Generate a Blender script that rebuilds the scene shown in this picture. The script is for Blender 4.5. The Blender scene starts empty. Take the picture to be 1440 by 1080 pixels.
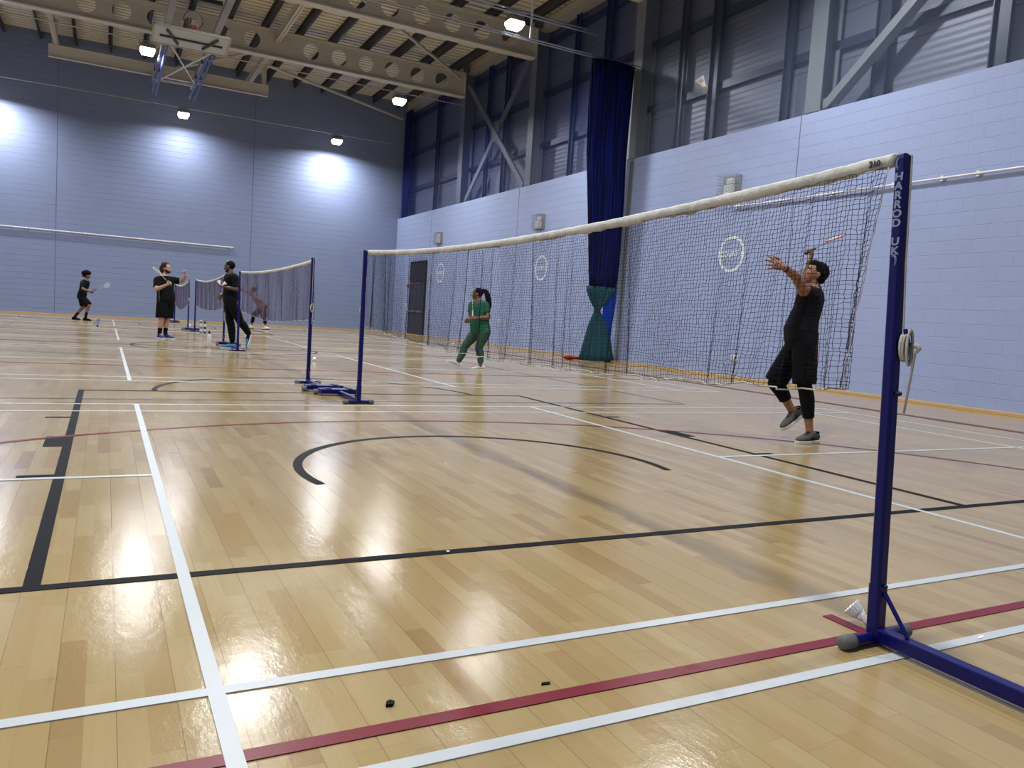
import bpy, bmesh, math, random
import numpy as np
from mathutils import Vector, Matrix, noise
random.seed(7)
SC = bpy.context.scene
COL = SC.collection
V = Vector
PI = math.pi

# ------------------------------------------------------------ camera, world, exposure
cam_data = bpy.data.cameras.new('camera'); cam = bpy.data.objects.new('camera', cam_data)
COL.objects.link(cam); SC.camera = cam
cam_data.sensor_width = 36.0; cam_data.lens = 36.0 * 1092.3 / 1440.0
cam_data.clip_start = 0.05; cam_data.clip_end = 200
_F = V((0.46516621, 0.88144059, -0.08174886)); _R = V((0.88501429, -0.46106214, 0.06458641)); _U = V((-0.01923778, 0.10239233, 0.99455805))
m4 = Matrix.Identity(4)
for i in range(3):
    m4[i][0] = _R[i]; m4[i][1] = _U[i]; m4[i][2] = -_F[i]
m4.translation = V((-2.2369, -1.4510, 0.9506))
cam.matrix_world = m4

world = bpy.data.worlds.new('world'); SC.world = world; world.use_nodes = True
world.node_tree.nodes['Background'].inputs[0].default_value = (0.5, 0.55, 0.65, 1)
world.node_tree.nodes['Background'].inputs[1].default_value = 0.05
SC.view_settings.view_transform = 'Standard'; SC.view_settings.look = 'None'
SC.view_settings.gamma = 1.0; SC.view_settings.use_curve_mapping = False
SC.view_settings.exposure = 0.0

# hall dimensions (metres)
XR, XL, YB, YF, ZC = 9.95, -10.6, 34.3, -3.6, 10.75
ZW = 5.37           # top of the painted block side wall
XC = 10.5           # cladding plane above it
COURTS = [(0.02, 6.08), (8.17, 14.27), (16.80, 22.90), (24.95, 31.05)]
LAMP_SPOTS = [(0.38, 33.1, 8.29), (6.58, 33.1, 8.25), (-6.2, 33.1, 8.29),
              (-1.25, 25.7, 8.45), (6.85, 25.7, 8.44), (-8.2, 25.7, 8.45),
              (0.9, 17.1, 8.6), (6.95, 17.1, 8.55), (-8.2, 17.1, 8.6),
              (-1.0, 9.0, 8.6), (7.0, 9.0, 8.6), (-8.2, 9.0, 8.6),
              (-1.0, 1.2, 8.6), (7.0, 1.2, 8.6), (-8.2, 1.2, 8.6)]
LAMP_POWER = 244.0

# ------------------------------------------------------------ materials
ALB = .70           # surfaces are a little darker than they look under this exposure
def full(c): return tuple(min(1, q/ALB) for q in c[:3])+(1.0,)
def srgb(r, g, b):
    f = lambda c: (c/255/12.92) if c/255 <= .04045 else ((c/255+.055)/1.055)**2.4
    return (f(r)*ALB, f(g)*ALB, f(b)*ALB, 1.0)

MATS = {}
class N:
    """tiny node helper"""
    def __init__(s, m): s.m = m; s.t = m.node_tree; s.n = s.t.nodes; s.l = s.t.links
    def add(s, typ, **kw):
        nd = s.n.new(typ)
        for k, v in kw.items(): setattr(nd, k, v)
        return nd
    def link(s, a, b): s.l.new(a, b)
    def math(s, op, a, b=None, c=None):
        nd = s.n.new('ShaderNodeMath'); nd.operation = op
        for i, v in enumerate((a, b, c)):
            if v is None: continue
            if isinstance(v, (int, float)): nd.inputs[i].default_value = v
            else: s.l.new(v, nd.inputs[i])
        return nd.outputs[0]
    def mix(s, fac, a, b, blend='MIX'):
        nd = s.n.new('ShaderNodeMix'); nd.data_type = 'RGBA'; nd.blend_type = blend
        for sock, v in ((nd.inputs[0], fac), (nd.inputs[6], a), (nd.inputs[7], b)):
            if isinstance(v, (int, float)): sock.default_value = v
            elif isinstance(v, tuple): sock.default_value = v
            else: s.l.new(v, sock)
        return nd.outputs[2]

def mat(name, color, rough=.6, metal=0., spec=.5, vary=.0, scale=8., bump=0., bscale=60., sheen=0.):
    if name in MATS: return MATS[name]
    m = bpy.data.materials.new(name); m.use_nodes = True; MATS[name] = m
    k = N(m); b = k.n['Principled BSDF']
    b.inputs['Base Color'].default_value = color
    b.inputs['Roughness'].default_value = rough
    b.inputs['Metallic'].default_value = metal
    if spec == .5 and rough >= .75: spec = .12      # cloth, rubber, rope
    b.inputs['Specular IOR Level'].default_value = spec
    if sheen: b.inputs['Sheen Weight'].default_value = sheen
    tc = k.add('ShaderNodeTexCoord')
    if vary:
        nz = k.add('ShaderNodeTexNoise'); nz.inputs['Scale'].default_value = scale; nz.inputs['Detail'].default_value = 5
        k.link(tc.outputs['Object'], nz.inputs['Vector'])
        dark = tuple(c*(1-vary) for c in color[:3]) + (1,); lite = tuple(min(1, c*(1+vary)) for c in color[:3]) + (1,)
        k.link(k.mix(nz.outputs['Fac'], dark, lite), b.inputs['Base Color'])
    if bump:
        nz2 = k.add('ShaderNodeTexNoise'); nz2.inputs['Scale'].default_value = bscale; nz2.inputs['Detail'].default_value = 4
        k.link(tc.outputs['Object'], nz2.inputs['Vector'])
        bp = k.add('ShaderNodeBump'); bp.inputs['Strength'].default_value = bump; bp.inputs['Distance'].default_value = .01
        k.link(nz2.outputs['Fac'], bp.inputs['Height']); k.link(bp.outputs[0], b.inputs['Normal'])
    return m

def emit(name, color, strength):
    m = bpy.data.materials.new(name); m.use_nodes = True; k = N(m)
    b = k.n['Principled BSDF']; b.inputs['Base Color'].default_value = color
    b.inputs['Emission Color'].default_value = color; b.inputs['Emission Strength'].default_value = strength
    return m

def floor_material():
    m = bpy.data.materials.new('sprung_maple_floor'); m.use_nodes = True; k = N(m); b = k.n['Principled BSDF']
    tc = k.add('ShaderNodeTexCoord'); sp = k.add('ShaderNodeSeparateXYZ'); k.link(tc.outputs['Object'], sp.inputs[0])
    X, Y = sp.outputs[0], sp.outputs[1]
    W = .0645
    xs = k.math('DIVIDE', k.math('ADD', X, 20.0), W); row = k.math('FLOOR', xs)
    w1 = k.add('ShaderNodeTexWhiteNoise', noise_dimensions='1D'); k.link(row, w1.inputs['W'])
    ys = k.math('ADD', k.math('DIVIDE', k.math('ADD', Y, 20.0), .52), k.math('MULTIPLY', w1.outputs['Value'], 9.0))
    idx = k.math('FLOOR', ys)
    cv = k.add('ShaderNodeCombineXYZ'); k.link(row, cv.inputs[0]); k.link(idx, cv.inputs[1])
    w2 = k.add('ShaderNodeTexWhiteNoise', noise_dimensions='2D'); k.link(cv.outputs[0], w2.inputs['Vector'])
    r = k.add('ShaderNodeValToRGB'); cr = r.color_ramp; k.link(w2.outputs['Value'], r.inputs[0])
    stops = [(0, (160, 132, 88)), (.03, (171, 144, 98)), (.25, (177, 153, 106)), (.75, (182, 159, 112)), (1, (188, 166, 121))]
    cr.elements[0].position = 0; cr.elements[0].color = srgb(*stops[0][1]); cr.elements[1].position = 1; cr.elements[1].color = srgb(*stops[-1][1])
    for p, c in stops[1:-1]:
        e = cr.elements.new(p); e.color = srgb(*c)
    # grain
    mp = k.add('ShaderNodeMapping'); mp.inputs['Scale'].default_value = (45, 3.2, 1); k.link(tc.outputs['Object'], mp.inputs[0])
    off = k.add('ShaderNodeVectorMath', operation='ADD'); k.link(mp.outputs[0], off.inputs[0])
    sc = k.add('ShaderNodeVectorMath', operation='SCALE'); k.link(w2.outputs['Color'], sc.inputs[0]); sc.inputs['Scale'].default_value = 30
    k.link(sc.outputs[0], off.inputs[1])
    g = k.add('ShaderNodeTexNoise'); g.inputs['Scale'].default_value = 1; g.inputs['Detail'].default_value = 5; g.inputs['Distortion'].default_value = 1.2
    k.link(off.outputs[0], g.inputs['Vector'])
    gr = k.add('ShaderNodeMapRange'); gr.inputs[1].default_value = .35; gr.inputs[2].default_value = .75; gr.inputs[3].default_value = 0; gr.inputs[4].default_value = .38
    k.link(g.outputs['Fac'], gr.inputs[0])
    c1 = k.mix(gr.outputs[0], r.outputs[0], srgb(170, 143, 97))
    # knots and stains of the wood
    kn = k.add('ShaderNodeTexNoise'); kn.inputs['Scale'].default_value = 3.1; kn.inputs['Detail'].default_value = 6
    mp2 = k.add('ShaderNodeMapping'); mp2.inputs['Scale'].default_value = (3.5, 1.0, 1); k.link(tc.outputs['Object'], mp2.inputs[0]); k.link(mp2.outputs[0], kn.inputs['Vector'])
    kr = k.add('ShaderNodeMapRange'); kr.inputs[1].default_value = .66; kr.inputs[2].default_value = .78; kr.inputs[4].default_value = .55; k.link(kn.outputs['Fac'], kr.inputs[0])
    c2 = k.mix(kr.outputs[0], c1, srgb(150, 112, 68))
    # board seams every two staves, stave ends
    fx = k.math('FRACT', k.math('MULTIPLY', xs, .5)); seam = k.math('LESS_THAN', fx, .016)
    fy = k.math('FRACT', ys); endj = k.math('MULTIPLY', k.math('LESS_THAN', fy, .004), .3)
    fx2 = k.math('FRACT', xs); st = k.math('MULTIPLY', k.math('LESS_THAN', fx2, .02), .14)
    seams = k.math('MAXIMUM', k.math('MAXIMUM', k.math('MULTIPLY', seam, .6), endj), st)
    c3 = k.mix(seams, c2, srgb(110, 80, 50))
    k.link(c3, b.inputs['Base Color'])
    # lacquer: scuffs vary the gloss, boards are very slightly cupped
    ns = k.add('ShaderNodeTexNoise'); ns.inputs['Scale'].default_value = 1.3; ns.inputs['Detail'].default_value = 7; k.link(tc.outputs['Object'], ns.inputs['Vector'])
    rr = k.add('ShaderNodeMapRange'); rr.inputs[1].default_value = .3; rr.inputs[2].default_value = .7; rr.inputs[3].default_value = .11; rr.inputs[4].default_value = .22
    k.link(ns.outputs['Fac'], rr.inputs[0]); k.link(rr.outputs[0], b.inputs['Roughness'])
    b.inputs['Specular IOR Level'].default_value = .48
    b.inputs['IOR'].default_value = 1.5
    nb = k.add('ShaderNodeTexNoise'); nb.inputs['Scale'].default_value = 16; nb.inputs['Detail'].default_value = 6; nb.inputs['Roughness'].default_value = .65
    mp3 = k.add('ShaderNodeMapping'); mp3.inputs['Scale'].default_value = (1.6, .8, 1); k.link(tc.outputs['Object'], mp3.inputs[0]); k.link(mp3.outputs[0], nb.inputs['Vector'])
    h = k.math('SUBTRACT', k.math('MULTIPLY', nb.outputs['Fac'], 1.0), k.math('MULTIPLY', seam, .5))
    h = k.math('ADD', h, k.math('MULTIPLY', w2.outputs['Value'], .10))
    bp = k.add('ShaderNodeBump'); bp.inputs['Strength'].default_value = .17; bp.inputs['Distance'].default_value = .006
    k.link(h, bp.inputs['Height']); k.link(bp.outputs[0], b.inputs['Normal'])
    return m

def block_material(name, color, axis):
    """painted blockwork, 440 x 215 mm; axis 'x' wall runs along X, 'y' along Y"""
    m = bpy.data.materials.new(name); m.use_nodes = True; k = N(m); b = k.n['Principled BSDF']
    tc = k.add('ShaderNodeTexCoord'); sp = k.add('ShaderNodeSeparateXYZ'); k.link(tc.outputs['Object'], sp.inputs[0])
    cb = k.add('ShaderNodeCombineXYZ'); k.link(sp.outputs[0 if axis == 'x' else 1], cb.inputs[0]); k.link(sp.outputs[2], cb.inputs[1])
    br = k.add('ShaderNodeTexBrick'); k.link(cb.outputs[0], br.inputs['Vector'])
    br.inputs['Scale'].default_value = 1.0; br.inputs['Brick Width'].default_value = .45; br.inputs['Row Height'].default_value = .225
    br.inputs['Mortar Size'].default_value = .006; br.inputs['Mortar Smooth'].default_value = .5; br.offset = .5
    br.inputs['Color1'].default_value = color; br.inputs['Color2'].default_value = tuple(c*.97 for c in color[:3])+(1,)
    br.inputs['Mortar'].default_value = tuple(c*.95 for c in color[:3])+(1,)
    nz = k.add('ShaderNodeTexNoise'); nz.inputs['Scale'].default_value = .6; nz.inputs['Detail'].default_value = 5; k.link(tc.outputs['Object'], nz.inputs['Vector'])
    nf = k.add('ShaderNodeMapRange'); nf.inputs[3].default_value = .92; nf.inputs[4].default_value = 1.06; k.link(nz.outputs['Fac'], nf.inputs[0])
    mu = k.add('ShaderNodeVectorMath', operation='SCALE'); k.link(br.outputs['Color'], mu.inputs[0]); k.link(nf.outputs[0], mu.inputs['Scale'])
    k.link(mu.outputs[0], b.inputs['Base Color']); b.inputs['Roughness'].default_value = .55; b.inputs['Specular IOR Level'].default_value = .35
    n2 = k.add('ShaderNodeTexNoise'); n2.inputs['Scale'].default_value = 30; n2.inputs['Detail'].default_value = 4; k.link(tc.outputs['Object'], n2.inputs['Vector'])
    # bed joints are struck deeper than the painted-over upright joints; their depth varies along the wall
    fz = k.math('FRACT', k.math('DIVIDE', sp.outputs[2], .225)); bed = k.math('MAXIMUM', k.math('LESS_THAN', fz, .03), k.math('GREATER_THAN', fz, .97))
    n3 = k.add('ShaderNodeTexNoise'); n3.inputs['Scale'].default_value = .9; n3.inputs['Detail'].default_value = 3; k.link(tc.outputs['Object'], n3.inputs['Vector'])
    dv = k.add('ShaderNodeMapRange'); dv.inputs[1].default_value = .35; dv.inputs[2].default_value = .65; dv.inputs[3].default_value = .2; dv.inputs[4].default_value = 1.0; k.link(n3.outputs['Fac'], dv.inputs[0])
    h = k.math('ADD', k.math('MULTIPLY', k.math('SUBTRACT', 1.0, br.outputs['Fac']), .12), k.math('MULTIPLY', n2.outputs['Fac'], .22))
    h = k.math('SUBTRACT', h, k.math('MULTIPLY', bed, dv.outputs[0]))
    bp = k.add('ShaderNodeBump'); bp.inputs['Strength'].default_value = .85; bp.inputs['Distance'].default_value = .02
    k.link(h, bp.inputs['Height']); k.link(bp.outputs[0], b.inputs['Normal'])
    return m

def cladding_material():
    m = bpy.data.materials.new('cladding_liner'); m.use_nodes = True; k = N(m); b = k.n['Principled BSDF']
    tc = k.add('ShaderNodeTexCoord'); sp = k.add('ShaderNodeSeparateXYZ'); k.link(tc.outputs['Object'], sp.inputs[0])
    f = k.math('FRACT', k.math('DIVIDE', sp.outputs[2], .92)); ln = k.math('LESS_THAN', f, .018)
    w = k.add('ShaderNodeTexWave'); w.inputs['Scale'].default_value = 2.4; w.bands_direction = 'Z'; w.inputs['Distortion'].default_value = .5
    k.link(tc.outputs['Object'], w.inputs['Vector'])
    c = k.mix(ln, srgb(122, 128, 148), srgb(70, 74, 90))
    k.link(c, b.inputs['Base Color']); b.inputs['Roughness'].default_value = .45; b.inputs['Metallic'].default_value = .2
    bp = k.add('ShaderNodeBump'); bp.inputs['Strength'].default_value = .35; bp.inputs['Distance'].default_value = .01
    k.link(w.outputs['Fac'], bp.inputs['Height']); k.link(bp.outputs[0], b.inputs['Normal'])
    return m

def netting_material(name, color, pitch=.045, wire=.13, axis=1, dens=0.):
    """fine woven netting: threads opaque, holes clear"""
    m = bpy.data.materials.new(name); m.use_nodes = True; k = N(m); b = k.n['Principled BSDF']
    b.inputs['Base Color'].default_value = color; b.inputs['Roughness'].default_value = .7
    tc = k.add('ShaderNodeTexCoord'); sp = k.add('ShaderNodeSeparateXYZ'); k.link(tc.outputs['Object'], sp.inputs[0])
    a = k.math('ADD', sp.outputs[axis], sp.outputs[2]); c = k.math('SUBTRACT', sp.outputs[axis], sp.outputs[2])
    f1 = k.math('FRACT', k.math('DIVIDE', a, pitch)); f2 = k.math('FRACT', k.math('DIVIDE', c, pitch))
    th = k.math('MAXIMUM', k.math('LESS_THAN', f1, wire), k.math('LESS_THAN', f2, wire))
    k.link(th, b.inputs['Alpha'])
    return m

# ------------------------------------------------------------ mesh builder
class MB:
    def __init__(s): s.v = []; s.f = []; s.mi = []; s.cur = 0
    def _add(s, vs, fs):
        o = len(s.v); s.v += [tuple(p) for p in vs]
        for f in fs: s.f.append(tuple(i+o for i in f)); s.mi.append(s.cur)
    def box(s, c, d, M=None):
        x, y, z = d[0]/2, d[1]/2, d[2]/2; P = []
        for sx in (-1, 1):
            for sy in (-1, 1):
                for sz in (-1, 1):
                    p = V((sx*x, sy*y, sz*z))
                    if M is not None: p = M @ p
                    P.append(p + V(c))
        s._add(P, [(0, 1, 3, 2), (4, 6, 7, 5), (0, 4, 5, 1), (2, 3, 7, 6), (0, 2, 6, 4), (1, 5, 7, 3)])
    def box2(s, a, b):
        s.box([(a[i]+b[i])/2 for i in range(3)], [abs(b[i]-a[i]) for i in range(3)])
    def beam(s, a, b, w, h, up=(0, 0, 1)):
        a, b = V(a), V(b); d = (b-a); L = d.length; d.normalize()
        sd = d.cross(V(up)); sd.normalize(); u = sd.cross(d)
        M = Matrix((sd, d, u)).transposed()
        s.box((a+b)/2, (w, L, h), M)
    def ring(s, c, ax1, ax2, n=16, ph=0):
        return [V(c)+ax1*math.cos(ph+2*PI*i/n)+ax2*math.sin(ph+2*PI*i/n) for i in range(n)]
    def rings(s, R, close=True):
        n = len(R[0]); vs = [p for r in R for p in r]; fs = []
        for i in range(len(R)-1):
            for j in range(n):
                a = i*n+j; b = i*n+(j+1) % n
                fs.append((a, b, b+n, a+n))
        if close:
            fs.append(tuple(range(n-1, -1, -1))); fs.append(tuple((len(R)-1)*n+j for j in range(n)))
        s._add(vs, fs)
    def tube(s, pts, r, n=8, close=True, up=None):
        pts = [V(p) for p in pts]; R = []
        rs = r if isinstance(r, (list, tuple)) else [r]*len(pts)
        prev = None
        for i, p in enumerate(pts):
            d = (pts[min(i+1, len(pts)-1)]-pts[max(i-1, 0)])
            if d.length < 1e-9: d = V((0, 0, 1))
            d.normalize()
            if prev is None:
                a = V((0, 0, 1)) if abs(d.z) < .9 else V((1, 0, 0))
                if up is not None: a = V(up)
                s1 = d.cross(a).normalized()
            else:
                s1 = (prev-d*prev.dot(d))
                if s1.length < 1e-6: s1 = d.orthogonal()
                s1.normalize()
            prev = s1; s2 = d.cross(s1)
            R.append(s.ring(p, s1*rs[i], s2*rs[i], n))
        s.rings(R, close)
    def cyl(s, a, b, r, n=16, r2=None):
        s.tube([a, b], [r, r if r2 is None else r2], n)
    def ball(s, c, r, M=None, nu=14, nv=10):
        rx, ry, rz = r if isinstance(r, (tuple, list)) else (r, r, r); vs = []; fs = []
        for i in range(nv+1):
            th = PI*i/nv
            for j in range(nu):
                ph = 2*PI*j/nu; p = V((rx*math.sin(th)*math.cos(ph), ry*math.sin(th)*math.sin(ph), rz*math.cos(th)))
                if M is not None: p = M @ p
                vs.append(p+V(c))
        for i in range(nv):
            for j in range(nu):
                a = i*nu+j; b = i*nu+(j+1) % nu; fs.append((a, a+nu, b+nu, b))
        s._add(vs, fs)
    def prism(s, poly, ax, lo, hi):
        """poly of 2-tuples in the two other axes, extruded along ax"""
        def mk(p, t):
            q = list(p); q.insert(ax, t); return V(q)
        n = len(poly)
        s._add([mk(p, lo) for p in poly]+[mk(p, hi) for p in poly],
               [tuple(range(n)), tuple(range(2*n-1, n-1, -1))]+[(i, i+n, (i+1) % n+n, (i+1) % n) for i in range(n)])
    def mesh(s, name):
        me = bpy.data.meshes.new(name); me.from_pydata(s.v, [], s.f); return me
    def build(s, name, mats, parent=None, smooth=False, loc=None, bevel=0):
        me = s.mesh(name)
        if not isinstance(mats, (list, tuple)): mats = [mats]
        for m in mats: me.materials.append(m)
        if len(mats) > 1: me.polygons.foreach_set('material_index', s.mi)
        bm = bmesh.new(); bm.from_mesh(me); bmesh.ops.remove_doubles(bm, verts=bm.verts, dist=1e-6)
        bmesh.ops.recalc_face_normals(bm, faces=bm.faces); bm.to_mesh(me); bm.free()
        if smooth: me.polygons.foreach_set('use_smooth', [True]*len(me.polygons))
        o = bpy.data.objects.new(name, me); COL.objects.link(o)
        if parent is not None:
            o.parent = parent; o.matrix_parent_inverse = Matrix.Identity(4)
            # builder works in world space: express vertices in the parent's frame
            if parent.get('_w'): pass
            M = world_of(parent).inverted(); me.transform(M)
        if bevel:
            bv = o.modifiers.new('edge', 'BEVEL'); bv.width = bevel; bv.segments = 2; bv.limit_method = 'ANGLE'
        return o

def world_of(o):
    M = o.matrix_basis.copy(); p = o.parent
    while p is not None: M = p.matrix_basis @ M; p = p.parent
    return M

def thing(name, label, cat, loc=(0, 0, 0), group=None):
    o = bpy.data.objects.new(name, None); COL.objects.link(o); o.location = loc
    o.empty_display_size = .1
    o['label'] = label; o['category'] = cat
    if group: o['group'] = group
    return o
def tag(o, label, cat, group=None, kind=None):
    """set origin at the base, then the custom properties"""
    me = o.data
    if me is not None and len(me.vertices):
        co = np.empty(len(me.vertices)*3); me.vertices.foreach_get('co', co); co = co.reshape(-1, 3)
        c = V(((co[:, 0].min()+co[:, 0].max())/2, (co[:, 1].min()+co[:, 1].max())/2, co[:, 2].min()))
        me.transform(Matrix.Translation(-c)); o.location = c
    o['label'] = label; o['category'] = cat
    if group: o['group'] = group
    if kind: o['kind'] = kind
    return o
def struct(o): o['kind'] = 'structure'; return o
def copy_tree(o, parent=None):
    c = o.copy(); COL.objects.link(c); c.parent = parent
    for ch in list(o.children): copy_tree(ch, c)
    return c
def text_mesh(name, s, size, M, material, parent, ext=.0008, align='CENTER', space=1.0):
    cu = bpy.data.curves.new(name, 'FONT'); cu.body = s; cu.size = size; cu.extrude = ext; cu.align_x = align; cu.align_y = 'CENTER'
    cu.space_line = space; cu.offset = size*.03
    t = bpy.data.objects.new(name+'_tmp', cu); COL.objects.link(t)
    dg = bpy.context.evaluated_depsgraph_get(); me = bpy.data.meshes.new_from_object(t.evaluated_get(dg))
    bpy.data.objects.remove(t); me.transform(M); me.materials.clear(); me.materials.append(material)
    o = bpy.data.objects.new(name, me); COL.objects.link(o)
    if parent is not None: o.parent = parent; me.transform(world_of(parent).inverted())
    return o

# palette
M_floor = floor_material()
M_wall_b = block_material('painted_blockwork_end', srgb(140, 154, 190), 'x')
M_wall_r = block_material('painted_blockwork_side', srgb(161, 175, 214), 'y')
M_clad = cladding_material()
M_cream = mat('cream_steel', full(srgb(192, 187, 173)), .5, vary=.05, scale=3)
M_deck = mat('cream_deck', full(srgb(214, 208, 194)), .55)
M_purlin = mat('galvanised_purlin', srgb(74, 76, 80), .5, metal=.3)
M_grey = mat('grey_painted_steel', srgb(128, 136, 142), .45, vary=.05, scale=2)
M_girt = mat('galvanised_girt', srgb(52, 62, 82), .4, metal=.3)
M_blue = mat('blue_enamel', srgb(6, 10, 96), .34, spec=.3, vary=.15, scale=40, bump=.02, bscale=300)
M_rubber = mat('grey_rubber', srgb(120, 120, 116), .8, vary=.25, scale=60)
M_black = mat('black_rubber', srgb(22, 23, 26), .6)
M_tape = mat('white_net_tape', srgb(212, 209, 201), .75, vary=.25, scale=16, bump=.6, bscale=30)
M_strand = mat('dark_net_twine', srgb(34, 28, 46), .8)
M_strand2 = mat('faded_net_twine', srgb(100, 90, 116), .8)
M_rope = mat('white_rope', srgb(205, 202, 190), .85, bump=.5, bscale=300)
M_white = mat('white_plastic', srgb(225, 226, 226), .4)
M_letter = mat('silver_lettering', srgb(150, 160, 190), .4)
M_line_w = mat('white_line_paint', srgb(204, 210, 212), .35, vary=.05, scale=9, bump=.05, bscale=30)
M_line_r = mat('red_line_paint', srgb(124, 20, 42), .34, spec=.3, vary=.12, scale=7)
M_line_k = mat('black_line_paint', srgb(12, 14, 21), .5, spec=.06, vary=.15, scale=7)
M_line_g = mat('green_line_paint', srgb(76, 84, 70), .3)
M_timber = mat('timber_border', srgb(205, 168, 112), .4, vary=.12, scale=5)
M_door = mat('dark_door', srgb(58, 56, 68), .5, vary=.08, scale=4)
M_steel = mat('bright_steel', srgb(190, 192, 194), .28, metal=.9)
M_glow = emit('lamp_lens', (1.0, .97, .86, 1), 7.0)

# ------------------------------------------------------------ the hall
mb = MB(); mb._add([(XL, YF, 0), (XR, YF, 0), (XR, YB, 0), (XL, YB, 0), (XL, YF, -.2), (XR, YF, -.2), (XR, YB, -.2), (XL, YB, -.2)],
                   [(0, 1, 2, 3), (7, 6, 5, 4), (0, 4, 5, 1), (1, 5, 6, 2), (2, 6, 7, 3), (3, 7, 4, 0)])
floor = struct(mb.build('floor', M_floor))

def hbox(n, a, b, m): mb = MB(); mb.box2(a, b); return struct(mb.build(n, m))
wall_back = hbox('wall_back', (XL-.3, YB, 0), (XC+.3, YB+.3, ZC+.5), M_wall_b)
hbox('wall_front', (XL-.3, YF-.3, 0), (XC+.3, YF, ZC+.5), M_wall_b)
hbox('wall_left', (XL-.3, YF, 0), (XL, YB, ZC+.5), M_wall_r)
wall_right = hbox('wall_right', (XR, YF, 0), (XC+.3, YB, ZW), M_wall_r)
hbox('wall_right_cladding', (XC, YF, ZW), (XC+.1, YB, ZC+.5), M_clad)
def joint(n, par, a, b):
    mb = MB(); mb.box2(a, b); o = mb.build(n, mat('sealant_joint', srgb(96, 102, 128), .7), par); return o
for x in (-4.02, 3.32): joint('movement_joint', wall_back, (x-.008, YB-.004, 0.04), (x+.008, YB, ZC))
for y in (10.06, 22.0, 29.9): joint('movement_joint', wall_right, (XR-.004, y-.008, 0.04), (XR, y+.008, ZW))
# timber border of the sprung floor along the walls
def base(n, a, b): mb = MB(); mb.box2(a, b); return struct(mb.build(n, M_timber, bevel=.004))
base('baseboard_right', (XR-.16, YF, 0), (XR, YB, .05))
base('baseboard_back', (XL, YB-.16, 0), (XR-.16, YB, .05))
base('baseboard_left', (XL, YF, 0), (XL+.16, YB-.16, .05))

# corrugated roof deck: ridges run across the hall
mb = MB(); prof = []; y = YF-.2; p = .30
while y < YB+.2:
    prof += [(y, ZC), (y+.17, ZC), (y+.19, ZC+.15), (y+.28, ZC+.15)]; y += p
nP = len(prof)
mb._add([(XL-.2, a, z) for a, z in prof]+[(XC+.2, a, z) for a, z in prof], [(i, i+1, i+1+nP, i+nP) for i in range(nP-1)])
struct(mb.build('ceiling', M_deck))

# ---- court markings, each colour one set laid on the boards
mbs = {'w': MB(), 'r': MB(), 'k': MB(), 'g': MB()}
ZL = {'w': .0032, 'k': .0022, 'r': .0028, 'g': .0016}
zlift = [0]
def strip(c, x0, y0, x1, y1):
    zlift[0] = (zlift[0]+1) % 14
    mbs[c].box2((min(x0, x1), min(y0, y1), .0002), (max(x0, x1), max(y0, y1), ZL[c]+.00003*zlift[0]))
def hline(c, y, x0, x1, w=.04): strip(c, x0, y-w/2, x1, y+w/2)
def vline(c, x, y0, y1, w=.04): strip(c, x-w/2, y0, x+w/2, y1)
def arc(c, cx, cy, r, a0, a1, w=.05, n=72):
    vs = []; fs = []; z = ZL[c]
    for i in range(n+1):
        a = math.radians(a0+(a1-a0)*i/n)
        for rr in (r-w/2, r+w/2): vs.append((cx+rr*math.cos(a), cy+rr*math.sin(a), z))
    for i in range(n): fs.append((2*i, 2*i+1, 2*i+3, 2*i+2))
    mbs[c]._add(vs, fs)
for y0, y1 in COURTS:
    for y in (y0+.0, y0+.46, y1-.46, y1): hline('w', y, -6.7, 6.7)
    for x in (-6.68, -5.94, 5.94, 6.68): vline('w', x, y0, y1)
    for x in (-1.98, 1.98): vline('w', x, y0-.02, y1+.02)
    ym = (y0+y1)/2
    hline('w', ym, -6.7, -1.98); hline('w', ym, 1.98, 6.7)
hline('k', 1.37, -7.5, 7.5, .05); hline('k', 29.4, -7.5, 7.5, .05); hline('k', 15.4, -7.5, 7.5, .05)
vline('k', -7.5, 1.37, 29.4, .05); vline('k', 7.5, 1.37, 29.4, .05)
for s, y0 in ((1, 1.37), (-1, 29.4)):
    yf = y0+s*5.8
    for x in (-2.43, 2.43): vline('k', x, min(y0, yf), max(y0, yf), .05)
    hline('k', yf, -2.45, 2.45, .05)
    arc('k', 0, yf, 1.78, 0 if s > 0 else 180, 180 if s > 0 else 360)
    yc = y0+s*1.6
    arc('k', 0, yc, 1.22, -14 if s > 0 else 166, 194 if s > 0 else 374, .055)
    for t in (1.75, 3.9, 4.75):
        for sx in (-1, 1): hline('k', y0+s*t, sx*2.43, sx*2.62, .05)
    for sx in (-1, 1): strip('k', sx*2.43, y0+s*2.62, sx*2.56, y0+s*3.0)
arc('k', 0, 15.4, 1.78, 0, 360)
hline('r', .17, -7.6, 7.6, .045); hline('r', 30.6, -7.6, 7.6, .045)
for y in (10.31, 20.45): hline('r', y, -7.6, 7.6, .045)
vline('r', -7.62, .17, 30.6, .045); vline('r', 7.62, .17, 30.6, .045)
arc('r', 0, .13, 4.9, 0, 180, .045, 120); arc('r', 0, 30.64, 4.9, 180, 360, .045, 120); arc('r', 0, 15.4, .45, 0, 360, .045)
strip('r', -.02, .19, .025, .34)
for y in (6.46, 24.4, 12.4, 18.4, 15.4): hline('g', y, -4.5, 4.5, .045)
for x in (-4.5, 4.5): vline('g', x, 6.46, 24.4, .045)
for c, n, m in (('w', 'white_court_lines', M_line_w), ('k', 'black_court_lines', M_line_k), ('r', 'red_court_lines', M_line_r), ('g', 'green_court_lines', M_line_g)):
    mbs[c].build(n, m, floor)

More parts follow.
